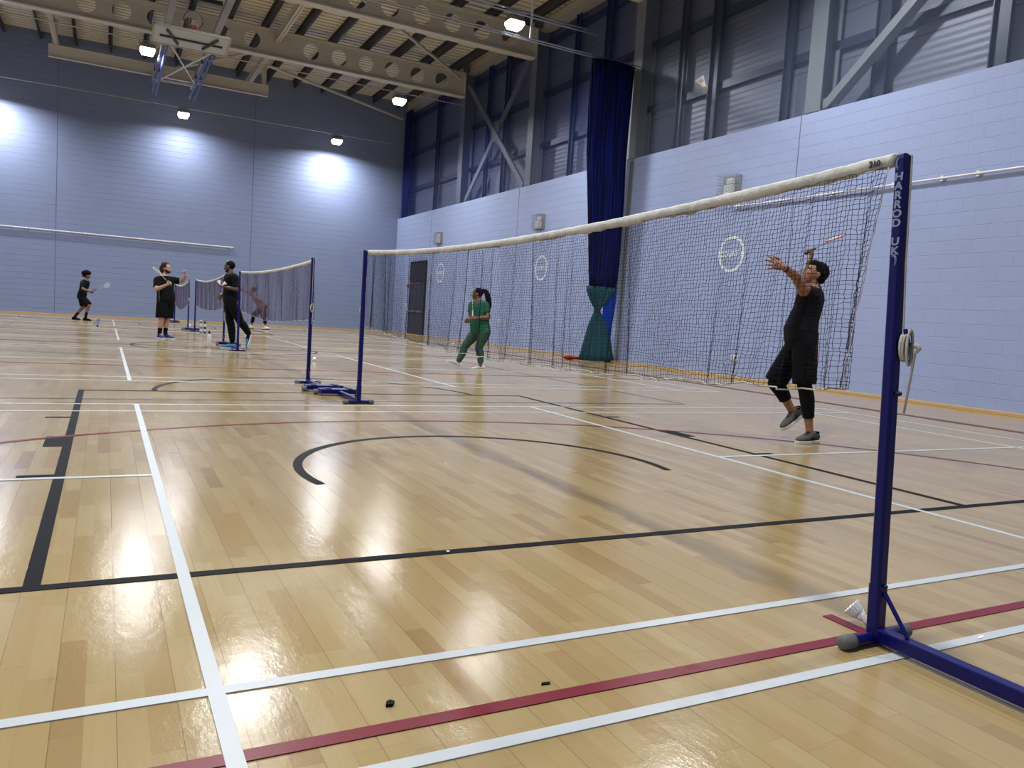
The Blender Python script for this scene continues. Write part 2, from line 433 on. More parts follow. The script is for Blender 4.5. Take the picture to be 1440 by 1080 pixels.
# ---- steel frame
COLS_Y = [27.3, 21.6, 15.83, 9.85, 4.0, -1.9]
GRP_COL = 'steel columns along the side wall'
lab_col = ['grey steel column at the right end of the far perforated roof beam', 'grey steel column at the right end of the nearer perforated roof beam',
           'grey steel column just behind the gathered blue divider curtain', 'pale grey steel column above the wall near the diagonal brace foot',
           'grey steel column at the upper right beyond the frame edge', 'grey steel column beyond the right frame edge']
for i, y in enumerate(COLS_Y[:4]):
    mb = MB(); z0, z1 = ZW, (9.5 if i < 2 else ZC-.1); w = .38; d = .42; x0 = XR+.04
    mb.box2((x0, y-w/2, z0), (x0+.03, y+w/2, ZC-.1)); mb.box2((x0+d-.03, y-w/2, z0), (x0+d, y+w/2, ZC-.1)); mb.box2((x0+.03, y-.02, z0), (x0+d-.03, y+.02, ZC-.1))
    mb.box2((x0-.0, y-w/2-.03, z0), (x0+d, y+w/2+.03, z0+.03))
    o = mb.build('steel_column', M_grey); tag(o, lab_col[i], 'column', GRP_COL)

def xbrace(name, ya, yb, z0, z1, x, label, full=True):
    t = thing(name, label, 'brace', (x, (ya+yb)/2, z0))
    mb = MB(); c = V((x, (ya+yb)/2, (z0+z1)/2))
    if full:
        mb.beam((x, ya, z0), (x, yb, z1), .2, .07, (1, 0, 0)); mb.build('diagonal_bar', M_grey, t)
        mb = MB(); mb.beam((x+.11, ya, z1), (x+.11, yb, z0), .2, .07, (1, 0, 0)); mb.build('diagonal_bar', M_grey, t)
        mb = MB(); mb.box((x+.055, c.y, c.z), (.05, .55, .7)); mb.build('gusset_plate', M_grey, t)
    else:
        mb.beam((x, ya, z0), (x, yb, z1), .16, .22, (1, 0, 0)); mb.build('diagonal_bar', M_grey, t)
        mb = MB(); mb.box((x, ya-.02, z0+.06), (.05, .4, .2)); mb.build('gusset_plate', M_grey, t)
    return t
xbrace('cross_brace', 21.95, 27.0, ZW+.08, 9.9, XR+.10, 'grey steel X shaped brace between the two far columns')
xbrace('diagonal_brace', 9.55, 4.1, ZW+.1, 10.0, XR+.14, 'pale grey diagonal steel brace rising to the right at upper right', False)

# rails and posts of the cladding frame
labs = {6.75: 'lower', 8.4: 'middle', 10.0: 'upper'}
for z in (6.72, 8.38, 10.02):
    mb = MB(); mb.box2((XC-.12, YF, z-.09), (XC-.002, YB-.01, z-.07)); mb.box2((XC-.12, YF, z+.07), (XC-.002, YB-.01, z+.09)); mb.box2((XC-.12, YF, z-.07), (XC-.10, YB-.01, z+.07))
    k = min(labs, key=lambda q: abs(q-z))
    o = mb.build('cladding_rail', M_girt); tag(o, 'dark steel %s horizontal rail running along the grey cladding' % labs[k], 'rail', 'rails of the cladding frame')
def vpost(y, w, label):
    mb = MB(); x0, x1 = XC-.215, XC-.125
    mb.box2((x0, y-w/2, ZW), (x1, y-w/2+.02, ZC-.43)); mb.box2((x0, y+w/2-.02, ZW), (x1, y+w/2, ZC-.43)); mb.box2((x1-.02, y-w/2, ZW), (x1, y+w/2, ZC-.43))
    o = mb.build('cladding_post', M_girt); tag(o, label, 'post', 'posts of the cladding frame')
for y, w, l in (
                (30.6, .3, 'dark upright post between the far corner and farthest column'),
                (25.6, .22, 'dark upright post behind the left arms of the X brace'),
                (24.1, .3, 'dark upright post just right of the X brace centre'),
                (19.5, .22, 'slim dark upright post between curtain and nearer perforated beam end'),
                (17.8, .3, 'dark upright post close left of the divider curtain top'),
                (14.4, .22, 'dark upright post close right of the column behind the curtain'),
                (13.2, .3, 'dark upright post left of the flying shuttlecock'),
                (10.9, .22, 'dark upright post catching light just left of the pale near column'),
                (8.65, .3, 'dark upright post behind the diagonal brace foot'),
                (6.45, .3, 'dark upright post nearest the upper right corner')):
    vpost(y, w, l)
# eaves beam
mb = MB(); mb.beam((XR+.30, YF, ZC-.22), (XR+.30, YB-.01, ZC-.22), .18, .34)
mb.box2((XR+.12, YF, ZC-.40), (XR+.5, YB-.01, ZC-.36))
tag(mb.build('eaves_beam', M_cream), 'cream steel eaves beam running above the cladding towards the camera', 'beam')

# perforated main beams
def cell_beam(y, zb, zt, x0, x1, skip, label, full_right):
    t = thing('perforated_roof_beam', label, 'beam', (0, y, zb), 'perforated beams spanning the hall')
    bm = bmesh.new(); R = (zt-zb)*.31; zc = (zb+zt)/2+.02
    holes = [i for i in range(int(math.ceil(x0+.5)), int(x1)+1) if i not in skip and x0+.5 < i < x1-.6]
    cells = []
    ya, yb = y-.012, y+.012
    mbw = MB(); xs = x0; n = 28
    for hx in holes+[None]:
        if hx is None:
            mbw.box2((xs, ya, zb), (x1, yb, zt)); break
        hx = hx+.04
        if hx-.5 > xs: mbw.box2((xs, ya, zb), (hx-.5, yb, zt))
        # square cell with a round hole
        ins = [(hx+R*math.cos(2*PI*(i+.5)/n), zc+R*math.sin(2*PI*(i+.5)/n)) for i in range(n)]
        outs = []
        for i in range(n):
            a = 2*PI*(i+.5)/n; c_, s_ = math.cos(a), math.sin(a)
            tt = min(.5/max(abs(c_), 1e-6), ((zt-zc) if s_ > 0 else (zc-zb))/max(abs(s_), 1e-6)); outs.append((hx+tt*c_, zc+tt*s_))
        # add corners by pushing nearest samples
        for cx, cz in ((hx+.5, zt), (hx-.5, zt), (hx-.5, zb), (hx+.5, zb)):
            j = min(range(n), key=lambda q: (outs[q][0]-cx)**2+(outs[q][1]-cz)**2); outs[j] = (cx, cz)
        vs = []
        for yy in (ya, yb): vs += [(a, yy, b) for a, b in ins]+[(a, yy, b) for a, b in outs]
        fs = []
        for i in range(n):
            j = (i+1) % n
            fs += [(i, j, n+j, n+i), (2*n+i, 3*n+i, 3*n+j, 2*n+j), (i, 2*n+i, 2*n+j, j)]
        mbw._add(vs, fs); xs = hx+.5
    mbw.build('web', M_cream, t)
    for zz, w in ((zb, .34), (zt, .34)):
        mb = MB(); mb.box2((x0, y-w/2, zz-.02), (x1, y+w/2, zz+.02)); mb.build('flange', M_cream, t)
    mb = MB(); mb.box2((x1-.02, y-.17, zb-.02), (x1+.02, y+.17, zt+.02)); mb.build('end_plate', M_cream, t)
    return t
cell_beam(27.3, 9.48, 10.36, XL, XR+.02, (3, -4, 9.9), 'cream perforated steel roof beam above the back lamps, the farther one', 0)
cell_beam(21.6, 9.46, 10.36, XL, XR+.02, (3, -4), 'cream perforated steel roof beam at top, nearer and behind the bright lamp', 0)
cell_beam(15.83, 9.46, 10.36, XL, XR+.02, (3, -4), 'cream perforated roof beam above the top of the picture', 0)

# purlins
px_list = [-5.83+1.19*i for i in range(14)]
for i, x in enumerate(px_list):
    mb = MB(); mb.box2((x-.008, YF, ZC-.30), (x+.008, YB-.01, ZC-.005)); mb.box2((x-.008, YF, ZC-.30), (x+.075, YB-.01, ZC-.285)); mb.box2((x-.075, YF, ZC-.02), (x+.008, YB-.01, ZC-.004))
    o = mb.build('roof_purlin', M_purlin)
    tag(o, 'dark steel purlin under the ribbed roof, the %s one counted from the eaves beam' % ['nearest','second','third','fourth','fifth','sixth','seventh','eighth','ninth','tenth','eleventh','twelfth','thirteenth','fourteenth'][13-i], 'purlin', 'purlins under the roof deck')
# cream tie beams along the hall
for x, l in ((2.86, 'cream tie beam crossing the far roof beams right of the basketball frame'), (-4.05, 'cream tie beam meeting the far roof beams near the left frame edge')):
    mb = MB(); mb.box2((x-.08, 15.9, 9.98), (x+.08, YB-.01, 10.0)); mb.box2((x-.08, 15.9, 10.24), (x+.08, YB-.01, 10.26)); mb.box2((x-.01, 15.9, 9.98), (x+.01, YB-.01, 10.26))
    tag(mb.build('tie_beam', M_cream), l, 'beam', 'tie beams')
def rod(name, a, b, r, m, label, cat, grp=None, n=10):
    mb = MB(); mb.cyl(a, b, r, n); return tag(mb.build(name, m, smooth=False), label, cat, grp)
for (a, b, l) in (((4.0, 21.7, 10.12), (9.7, 27.1, 10.12), 'round cream roof brace running from nearer beam to far column'),
                  ((-4.0, 21.7, 10.12), (-9.6, 27.1, 10.12), 'round cream roof brace seen through the left beam holes'),
                  ((3.0, 27.4, 9.95), (-.5, 33.9, 9.95), 'round cream roof brace sloping from the tie beam to back wall left'),
                  ((3.0, 29.8, 9.9), (9.8, 33.9, 9.9), 'round cream roof brace behind the far beam at right')):
    rod('roof_brace', a, b, .055, M_cream, l, 'brace', 'round roof braces', 14)
# suspended I beam that carried the basketball goal
t = thing('suspended_beam', 'cream suspended I beam hanging before the back wall behind the basketball frame', 'beam', (-.5, 30.5, 8.92))
mb = MB(); mb.box2((-4.14, 30.42, 8.92), (3.17, 30.58, 8.94)); mb.box2((-4.14, 30.42, 9.32), (3.17, 30.58, 9.34)); mb.box2((-4.14, 30.49, 8.94), (3.17, 30.51, 9.32)); mb.build('beam_section', M_cream, t)
for x in (-3.95, 3.0):
    mb = MB(); mb.tube([(x, 30.5, 9.34), (x, 30.5, 10.2)], [.09, .09], 4); mb.build('hanger', M_cream, t)
mb = MB(); mb.tube([(-3.9, 30.5, 9.34), (-4.02, 28.9, 10.0)], .06, 4); mb.build('hanger', M_cream, t)

# ------------------------------------------------------------ lamps
def make_lamp():
    t = thing('flood_lamp', '', 'lamp', (0, 0, 0))
    mb = MB(); mb.box((0, 0, .09), (.42, .34, .1)); mb.box((0, 0, .15), (.3, .22, .04))
    for i in range(7): mb.box((-.15+.05*i, 0, .19), (.012, .24, .05))
    mb.build('housing', M_steel, t, bevel=.008)
    mb = MB(); mb.rings([[V((sx*a, sy*b, z)) for sx, sy in ((-1, -1), (1, -1), (1, 1), (-1, 1))] for a, b, z in ((.20, .16, .04), (.21, .17, -.02), (.15, .12, -.14))]); mb.build('lens', M_glow, t)
    mb = MB(); mb.tube([(-.22, 0, .09), (-.22, 0, .27), (.22, 0, .27), (.22, 0, .09)], .012, 6); mb.build('bracket', M_steel, t)
    return t
lamp_labels = ['bright lamp before the back wall under the basketball frame', 'bright lamp before the back wall, the rightmost low one',
 'bright lamp before the back wall beyond the left frame edge', 'glaring lamp at upper left beside the basketball frame', 'glaring lamp below the right part of the far perforated beam',
 'lamp hanging at far left above the view', 'lamp hanging above the middle court just out of view', 'largest glaring lamp at top centre under the nearer roof beam',
 'lamp above the left of the middle court', 'lamp above the camera side middle bay', 'lamp above the right side near bay', 'lamp above the left side near bay',
 'lamp above the near court', 'lamp above the near court right side', 'lamp above the near court left side']
proto = make_lamp()
for i, (x, y, z) in enumerate(LAMP_SPOTS):
    L = proto if i == 0 else copy_tree(proto)
    L.location = (x, y, z); L['label'] = lamp_labels[i]; L['group'] = 'flood lamps under the roof'
    ld = bpy.data.lights.new('lamp_light', 'AREA'); ld.energy = LAMP_POWER*(.72 if y > 30 else 1.0); ld.shape = 'RECTANGLE'; ld.size = .42; ld.size_y = .36; ld.spread = math.radians(166); ld.color = (.97, .985, 1.0)
    lo = bpy.data.objects.new('lamp_light', ld); COL.objects.link(lo); lo.location = (0, 0, -.145); lo.parent = L
# conduits the lamps hang from
def conduit(name, pts, r, label, group='steel lamp conduits'):
    mb = MB(); mb.tube(pts, r, 8); return tag(mb.build(name, M_steel), label, 'conduit', group)
conduit('lamp_conduit', [(XL+.05, 33.1, 8.56), (9.1, 33.1, 8.52)], .018, 'thin steel conduit running along the back wall above its lamps')
conduit('lamp_conduit', [(XL+.05, 25.7, 8.71), (-.96, 25.7, 8.71)], .018, 'thin steel conduit below the far perforated beam, left of the basketball frame')
conduit('lamp_conduit', [(.62, 25.7, 8.71), (9.3, 25.7, 8.71)], .018, 'thin steel conduit below the far perforated beam, right of the basketball frame')
conduit('lamp_conduit', [(XL+.05, 17.1, 8.90), (9.2, 17.1, 8.90)], .025, 'steel conduit carrying the largest lamp at top centre')
conduit('lamp_conduit', [(XL+.05, 9.0, 8.90), (9.2, 9.0, 8.90)], .025, 'steel conduit with lamps above the near part, out of view')
conduit('hanging_rod', [(.75, 25.7, 9.46), (.75, 25.7, 8.71)], .03, 'dark vertical drop rod right of basketball frame', 'drop rods')
# divider curtain rail, its suspended tubes
t = thing('curtain_rail', 'double steel curtain rail crossing the hall to the blue divider curtain', 'rail', (0, 15.9, 7.72))
for dy in (-.07, .07):
    mb = MB(); mb.tube([(XL+.05, 15.9+dy, 7.78), (XR+.02, 15.9+dy, 7.78)], .018, 8); mb.build('rail_tube', M_steel, t)
mb = MB(); mb.cyl((6.78, 15.83, 7.78), (6.78, 15.83, 9.44), .03); mb.build('drop_rod', M_white, t)
conduit('lamp_conduit', [(2.0, 15.2, 8.01), (8.3, 15.2, 8.01)], .02, 'bright steel tube above the curtain rail ending beside the lamp', 'steel lamp conduits')

# ------------------------------------------------------------ folded basketball goal under the roof
BY, BZ = 21.0, 7.62
g = thing('basketball_goal', 'ceiling mounted basketball goal folded up under the roof beams', 'basketball goal', (-.1, 23, 9.4))
M_perspex = mat('pale_backboard', srgb(196, 204, 224), .3)
M_orange = mat('orange_hoop', srgb(170, 74, 40), .45)
M_goalw = mat('pale_goal_frame', srgb(176, 174, 166), .45)
M_goalb = mat('blue_padding', srgb(84, 104, 172), .5)
cx = -.40
def P3(x, y, z): return V((x, y, z))
# board lies tilted, face upward, ring standing above it
tilt = math.radians(82)
u = V((0, math.sin(tilt), -math.cos(tilt)*-1))   # board's long-short axis
bx = V((1, 0, 0)); bd = V((0, math.sin(tilt), -math.cos(tilt))); bn = bx.cross(bd); bn = bn if bn.z > 0 else -bn
bc = V((cx, BY, BZ)); Mb = Matrix((bx, bd, bn)).transposed()
mb = MB(); mb.box(bc, (1.8, 1.05, .03), Mb); bb = mb.build('backboard', M_perspex, g)
mb = MB()
for s in (-1, 1):
    mb.box(bc+bx*s*.9, (.05, 1.1, .06), Mb); mb.box(bc+bd*s*.525, (1.85, .05, .06), Mb)
mb.build('board_frame', M_goalw, g)
mb = MB(); mb.box(bc+bn*-.03, (1.5, .05, .05), Mb)
mb.beam(bc+bx*-.6-bn*.05-bd*.4, bc+bx*-.3-bn*.05+bd*.3, .05, .05); mb.beam(bc+bx*.6-bn*.05-bd*.4, bc+bx*.3-bn*.05+bd*.3, .05, .05); mb.build('rear_stiffener', M_purlin, g)
rc = bc+bn*.34+bd*-.42
rp = [rc+bx*.225*math.cos(a)+bn*.225*math.sin(a) for a in [2*PI*i/32 for i in range(33)]]
mb = MB(); mb.tube(rp, .012, 8, close=False); hp = mb.build('hoop', M_orange, g, smooth=True)
mb = MB(); mb.box(bc+bn*.1+bd*-.42, (.16, .06, .18), Mb); mb.build('hoop_bracket', M_orange, g)
mb = MB()
for i in range(12):
    a = 2*PI*i/12; b2 = a+.5
    p0 = rc+bx*.225*math.cos(a)+bn*.225*math.sin(a); 
    for da in (-.26, .26):
        p1 = rc+bd*-.14+bx*.15*math.cos(a+da)+bn*.15*math.sin(a+da); p2 = rc+bd*-.26+bx*.12*math.cos(a)+bn*.12*math.sin(a)
        mb.tube([p0, p1, p2], .004, 4)
mb.build('hoop_net', M_white, g)
for s in (-1, 1):
    # fixed cream rails, along the hall
    xa = -.17+.65*s
    mb = MB(); mb.beam((xa, 15.95, 8.70), (xa, 30.7, 8.80), .17, .17); mb.build('carrier_rail', M_goalw, g)
    # folded mast
    xb = cx+.50*s if s < 0 else .36
    mb = MB(); mb.tube([(xb-.1*s, 21.1, 7.70), (xb, 24.0, 8.25), (xb, 30.5, 8.36)], .055, 8); mb.build('mast', M_goalb, g)
    mb = MB(); mb.tube([(xb+.10, 24.0, 8.22), (xb+.10, 29.9, 8.12)], .04, 8); mb.build('mast', M_goalb, g)
    mb = MB(); mb.beam((xb, 22.6, 8.02), (xb, 23.6, 8.64), .06, .06); mb.build('link_arm', M_purlin, g)
    for yy in (24.8, 26.6, 28.6):
        mb = MB(); mb.box((xa, yy, 8.72), (.21, .04, .21)); mb.build('clamp', M_purlin, g)
mb = MB(); mb.beam((cx-.55, 23.6, 8.16), (cx+.80, 23.6, 8.16), .08, .08); mb.build('cross_bar', M_purlin, g)
mb = MB(); mb.beam((cx-.55, 28.4, 8.30), (cx+.80, 28.4, 8.30), .06, .06); mb.build('cross_bar', M_white, g)
for s in (-1, 1):
    mb = MB(); mb.beam((-.17-.55*s, 23.7, 8.18), (-.17+.55*s, 28.3, 8.31), .04, .04); mb.build('diagonal_strut', M_white, g)
mb = MB(); mb.box((cx-.5, 21.6, 9.38), (2.4, .12, .12)); mb.box((cx+.4, 22.9, 9.35), (1.1, .1, .1)); mb.build('winch_bar', M_purlin, g)

# ------------------------------------------------------------ wall fittings
def pipe(name, pts, r, label, brk):
    t = thing(name, label, 'pipe', pts[0]); mb = MB(); mb.tube(pts, r, 10); mb.build('pipe_run', M_white, t)
    for b in brk:
        mb = MB(); mb.box(b, (.05, .05, .09) if abs(b[0]-XR) < 1 else (.05, .05, .1)); mb.build('pipe_clip', M_white, t)
    return t
pipe('wall_pipe', [(XR-.05, 11.68, 3.73), (XR-.05, 4.2, 3.73), (XR-.05, 0, 3.73)], .019, 'thin white pipe clipped along the right block wall behind the near post', [(XR-.03, y, 3.73) for y in (11.6, 10.4, 9.1, 7.8, 6.9, 6.3, 5.5, 4.5)])
pipe('wall_pipe', [(XL+.05, YB-.06, 3.28), (2.62, YB-.06, 3.28)], .032, 'white boxed pipe running along the back wall above the far players', [(x, YB-.03, 3.28) for x in (-5, -3, -1, .6, 2.5)])
for (y, zc, n, l) in ((11.85, 4.19, 'COURT 3', 'grey caged alarm box on the right wall nearest the big net'), (20.40, 4.10, '', 'grey caged alarm box on the right wall left of the blue curtain'), (28.83, 4.12, '', 'grey caged alarm box on the right wall above the door')):
    t = thing('caged_alarm_box', l, 'alarm box', (XR-.2, y, zc-.22), 'caged alarm boxes on the wall')
    mb = MB(); mb.box2((XR-.02, y-.27, zc-.23), (XR, y+.27, zc+.23)); mb.build('back_plate', M_grey, t)
    mb = MB(); mb.box2((XR-.14, y-.11, zc-.2), (XR-.02, y+.13, zc+.03)); mb.box2((XR-.10, y-.08, zc+.05), (XR-.02, y+.1, zc+.17)); mb.build('alarm_unit', M_white, t, bevel=.01)
    mb = MB()
    for i in range(10):
        yy = y-.27+.06*i; mb.tube([(XR-.02, yy, zc+.23), (XR-.19, yy, zc+.23), (XR-.19, yy, zc-.23), (XR-.02, yy, zc-.23)], .004, 5)
    for i in range(8):
        zz = zc-.23+.0657*i; mb.tube([(XR-.02, y-.27, zz), (XR-.19, y-.27, zz), (XR-.19, y+.27, zz), (XR-.02, y+.27, zz)], .004, 5)
    mb.build('wire_cage', M_steel, t)
    mb = MB(); mb.cyl((XR-.03, y+.02, zc-.23), (XR-.03, y+.02, zc-.62 if y > 15 else zc-.46), .014, 8); mb.build('conduit_drop', M_white, t)
M_sign = mat('white_wall_lettering', srgb(232, 236, 242), .5)
for (y, zc, s, l) in ((11.70, 2.71, 'COURT 3', 'white ring reading COURT 3 behind the near net'), (20.18, 2.65, 'COURT 2', 'white ring reading COURT 2 right of the woman in green'), (28.6, 2.70, 'COURT 1', 'white ring reading COURT 1 on the wall right of the door')):
    t = thing('court_number_sign', l, 'sign', (XR, y, zc-.4), 'court number rings on the wall')
    mb = MB(); n = 56; R0, R1 = .335, .40; vs = []; fs = []
    for i in range(n):
        a = 2*PI*i/n
        for r in (R0, R1):
            for dx in (0, .004): vs.append((XR-.001-dx, y+r*math.cos(a), zc+r*math.sin(a)))
    for i in range(n):
        a = 4*i; b = 4*((i+1) % n)
        fs += [(a+1, b+1, b+3, a+3), (a, a+1, b+1, b), (a+2, b+2, b+3, a+3)]
    mb._add(vs, fs); mb.build('ring', M_sign, t)
    Mx = Matrix(((0, 0, -1, XR-.004), (-1, 0, 0, y), (0, 1, 0, zc), (0, 0, 0, 1)))
    text_mesh('lettering', s, .165, Mx, M_sign, t, ext=.002)
# dark double door in the right wall
mb = MB(); D0, D1, DH = 30.18, 31.95, 3.2
mb.box2((XR-.03, D0, 0), (XR, D1, .0+DH)); door = struct(mb.build('door_1', M_door))
mb = MB(); mb.box2((XR-.07, D0-.07, 0), (XR, D0, DH+.07)); mb.box2((XR-.07, D1, 0), (XR, D1+.07, DH+.07)); mb.box2((XR-.07, D0, DH), (XR, D1, DH+.07)); mb.build('door_frame', M_black, door)
for a, b in ((D0+.02, (D0+D1)/2-.01), ((D0+D1)/2+.01, D1-.02)):
    mb = MB(); mb.box2((XR-.06, a, .01), (XR-.03, b, 2.36)); lf = mb.build('door_leaf', M_door, door)
    mb = MB(); mb.box2((XR-.1, a+.06, 1.02), (XR-.06, b-.06, 1.10)); mb.build('push_bar', M_steel, lf)
    mb = MB(); mb.box2((XR-.065, a+.0, 2.40), (XR-.03, b, DH-.03)); mb.build('transom_panel', mat('door_transom', srgb(34, 34, 42), .4), door)
    mb = MB(); mb.box((XR-.08, b-.2, 2.30), (.05, .2, .07)); mb.build('door_closer', M_steel, lf)
mb = MB(); mb.box((XR-.025, 32.35, 2.2), (.05, .16, .12)); tag(mb.build('fire_call_point', mat('red_plastic', srgb(150, 26, 30), .4), bevel=.01), 'small red box on the wall just left of the dark door', 'call point')
mb = MB(); mb.box((XR-.02, 32.4, 1.25), (.04, .1, .3)); tag(mb.build('door_switch', M_white, bevel=.005), 'small white switch on the wall beside the dark door', 'switch')
for (y, z, l) in ((11.32, .45, 'black and white double wall socket behind the near player'), (22.9, .9, 'small socket low on the wall right of the woman')):
    t = thing('wall_socket', l, 'socket', (XR-.01, y, z-.05)); mb = MB(); mb.box((XR-.01, y, z), (.02, .2, .12)); mb.build('face_plate', M_white, t, bevel=.004)
    mb = MB()
    for s in (-.05, .05):
        mb.box((XR-.021, y+s, z+.015), (.004, .03, .04)); mb.box((XR-.021, y+s-.018, z-.02), (.004, .02, .02)); mb.box((XR-.021, y+s+.018, z-.02), (.004, .02, .02))
    mb.build('pin_holes', M_black, t)

# ------------------------------------------------------------ divider curtain
M_navy = mat('navy_netting', srgb(12, 22, 88), .75, vary=.75, scale=22, bump=.4, bscale=120)
_k = N(M_navy); _b = _k.n['Principled BSDF']; _tc = _k.add('ShaderNodeTexCoord'); _mp = _k.add('ShaderNodeMapping'); _mp.inputs['Scale'].default_value = (26, 26, .5)
_nz = _k.add('ShaderNodeTexNoise'); _nz.inputs['Scale'].default_value = 1; _nz.inputs['Detail'].default_value = 4; _k.link(_tc.outputs['Object'], _mp.inputs[0]); _k.link(_mp.outputs[0], _nz.inputs['Vector'])
_mr = _k.add('ShaderNodeMapRange'); _mr.inputs[1].default_value = .40; _mr.inputs[2].default_value = .68; _k.link(_nz.outputs['Fac'], _mr.inputs[0])
_k.link(_k.mix(_mr.outputs[0], srgb(5, 8, 40), srgb(18, 34, 122)), _b.inputs['Base Color'])  # brighter upright streaks in the colour imitate light coming through the netting
M_teal = mat('teal_canvas', srgb(46, 88, 98), .8, vary=.15, scale=6, bump=.2, bscale=80)
M_azure = mat('azure_netting', srgb(24, 70, 190), .8)
t = thing('divider_curtain', 'gathered navy net curtain with teal canvas foot tied at the wall', 'curtain', (9.45, 15.9, 0))
def pleated(zs, cxs, ws, ds, nfold, amp, seed, n=220):
    R = []; rnd = random.Random(seed); ph = [rnd.uniform(0, 6.28) for _ in range(4)]
    for z, cx_, w, d in zip(zs, cxs, ws, ds):
        ring = []
        for i in range(n):
            a = 2*PI*i/n
            k = 1+amp*math.sin(nfold*a+ph[0]+z*.25)+amp*.6*math.sin(nfold*1.7*a//1*0+nfold*.53*0+(nfold+5)*a+ph[1]-z*.4)
            ring.append(V((cx_+w/2*math.cos(a)*k, 15.9+d/2*math.sin(a)*k, z)))
        R.append(ring)
    return R
mb = MB(); zs = [7.72, 7.4, 6.5, 5.4, 4.2, 3.0, 2.3, 1.95]
mb.rings(pleated(zs, [9.28, 9.27, 9.27, 9.28, 9.36, 9.42, 9.44, 9.45], [1.28, 1.26, 1.24, 1.16, 1.06, .94, .86, .80], [.36]*6+[.34, .3], 26, .055, 3)); mb.build('navy_net', M_navy, t, smooth=True)
mb = MB(); zs = [1.98, 1.85, 1.6, 1.42, 1.34, 1.25, 1.0, .6, .2, .02]
mb.rings(pleated(zs, [9.43, 9.42, 9.38, 9.34, 9.33, 9.35, 9.39, 9.40, 9.40, 9.40], [.86, .80, .5, .2, .15, .24, .52, .72, .90, .98], [.34, .32, .26, .16, .13, .16, .24, .32, .38, .42], 13, .10, 5)); mb.build('canvas_foot', M_teal, t, smooth=True)
mb = MB(); mb.tube([V((9.33+.085*math.cos(a), 15.9+.08*math.sin(a), 1.35)) for a in [2*PI*i/16 for i in range(17)]], .015, 6, close=False); mb.tube([(9.3, 15.8, 1.36), (9.27, 15.78, 1.2), (9.29, 15.77, 1.08)], .012, 6); mb.build('tie_cord', M_black, t)
mb = MB(); zs = [2.0, 1.7, 1.3, .9, .4]
mb.rings(pleated(zs, [9.72, 9.72, 9.7, 9.68, 9.66], [.36, .36, .34, .3, .3], [.1]*5, 9, .08, 8)); mb.build('spare_net', M_azure, t, smooth=True)
mb = MB(); mb.box2((XR-.02, 15.6, 0.0), (XR, 15.75, 5.3)); mb.build('wall_channel', M_grey, t)
mb = MB()
for i in range(26):
    x = 8.68+.048*i; mb.cyl((x, 15.9, 7.7), (x, 15.9, 7.76), .008, 6)
mb.build('curtain_hook', M_steel, t)
mb = MB(); mb.ball((8.80, 16.25, .05), (.22, .12, .05)); mb.box((8.95, 16.2, .05), (.2, .14, .07)); tag(mb.build('folded_bag', mat('red_cloth', srgb(150, 34, 36), .8), smooth=True), 'small red cloth bag lying beside the curtain foot', 'bag')

# nets protecting the cladding
M_sn_blue = netting_material('blue_safety_net', srgb(12, 44, 128), .05, .13)
M_sn_grey = netting_material('grey_safety_net', srgb(96, 112, 146), .05, .10)
def sheet(name, y0, y1, m, label, x=XR+.02, amp=.03, fold=3.1):
    mb = MB(); n = int((y1-y0)/.12)+2; nz = 10; vs = []; fs = []
    for i in range(n):
        y = y0+(y1-y0)*i/(n-1)
        for j in range(nz):
            z = ZW+.02+(ZC-.45-ZW-.02)*j/(nz-1); vs.append((x+amp*math.sin(y*fold)*(.4+.6*math.sin(PI*j/(nz-1))), y, z))
    for i in range(n-1):
        for j in range(nz-1):
            a = i*nz+j; fs.append((a, a+1, a+nz+1, a+nz))
    mb._add(vs, fs); return tag(mb.build(name, m, smooth=True), label, 'net')
sheet('safety_net', YF+.2, 15.6, M_sn_grey, 'fine grey netting stretched over the cladding at the upper right', x=XR+.012, amp=.005)
sheet('safety_net', 16.1, 34.1, M_sn_blue, 'fine blue netting in front of the cladding left of the curtain', x=XR+.012, amp=.008)
mb = MB(); R = []
for z in (ZW+.03, 7, 9, ZC-.5):
    R.append([V((XR+.16+.08*math.cos(a)*(1+.25*math.sin(9*a)), 33.85+.38*math.sin(a)*(1+.1*math.sin(11*a+z)), z)) for a in [2*PI*i/80 for i in range(80)]])
mb.rings(R); tag(mb.build('gathered_net', M_navy, smooth=True), 'bunched navy netting hanging in the far upper corner', 'net')

# ------------------------------------------------------------ badminton nets and posts
def strands(lines, r):
    """thin three-sided twine along every polyline, one mesh"""
    VV = []; FF = []; o = 0
    for P in lines:
        P = np.asarray(P, float); n = len(P)
        d = np.gradient(P, axis=0); d /= np.linalg.norm(d, axis=1)[:, None]+1e-9
        a = np.array([1., 0, 0]); s1 = np.cross(d, a); s1 /= np.linalg.norm(s1, axis=1)[:, None]+1e-9; s2 = np.cross(d, s1)
        for k in range(3):
            c, s = math.cos(2*PI*k/3), math.sin(2*PI*k/3); VV.append(P+r*(c*s1+s*s2))
        i = np.arange(n-1)
        for k in range(3):
            k2 = (k+1) % 3; FF.append(np.stack([o+k*n+i, o+k*n+i+1, o+k2*n+i+1, o+k2*n+i], 1))
        o += 3*n
    return np.concatenate(VV), np.concatenate(FF)
def fast_mesh(name, v, f, m):
    me = bpy.data.meshes.new(name); me.vertices.add(len(v)); me.vertices.foreach_set('co', v.astype(np.float32).ravel())
    me.loops.add(f.size); me.loops.foreach_set('vertex_index', f.astype(np.int32).ravel())
    me.polygons.add(len(f)); me.polygons.foreach_set('loop_start', np.arange(0, f.size, f.shape[1], dtype=np.int32)); me.polygons.foreach_set('loop_total', np.full(len(f), f.shape[1], np.int32))
    me.update(calc_edges=True); me.materials.append(m); return me

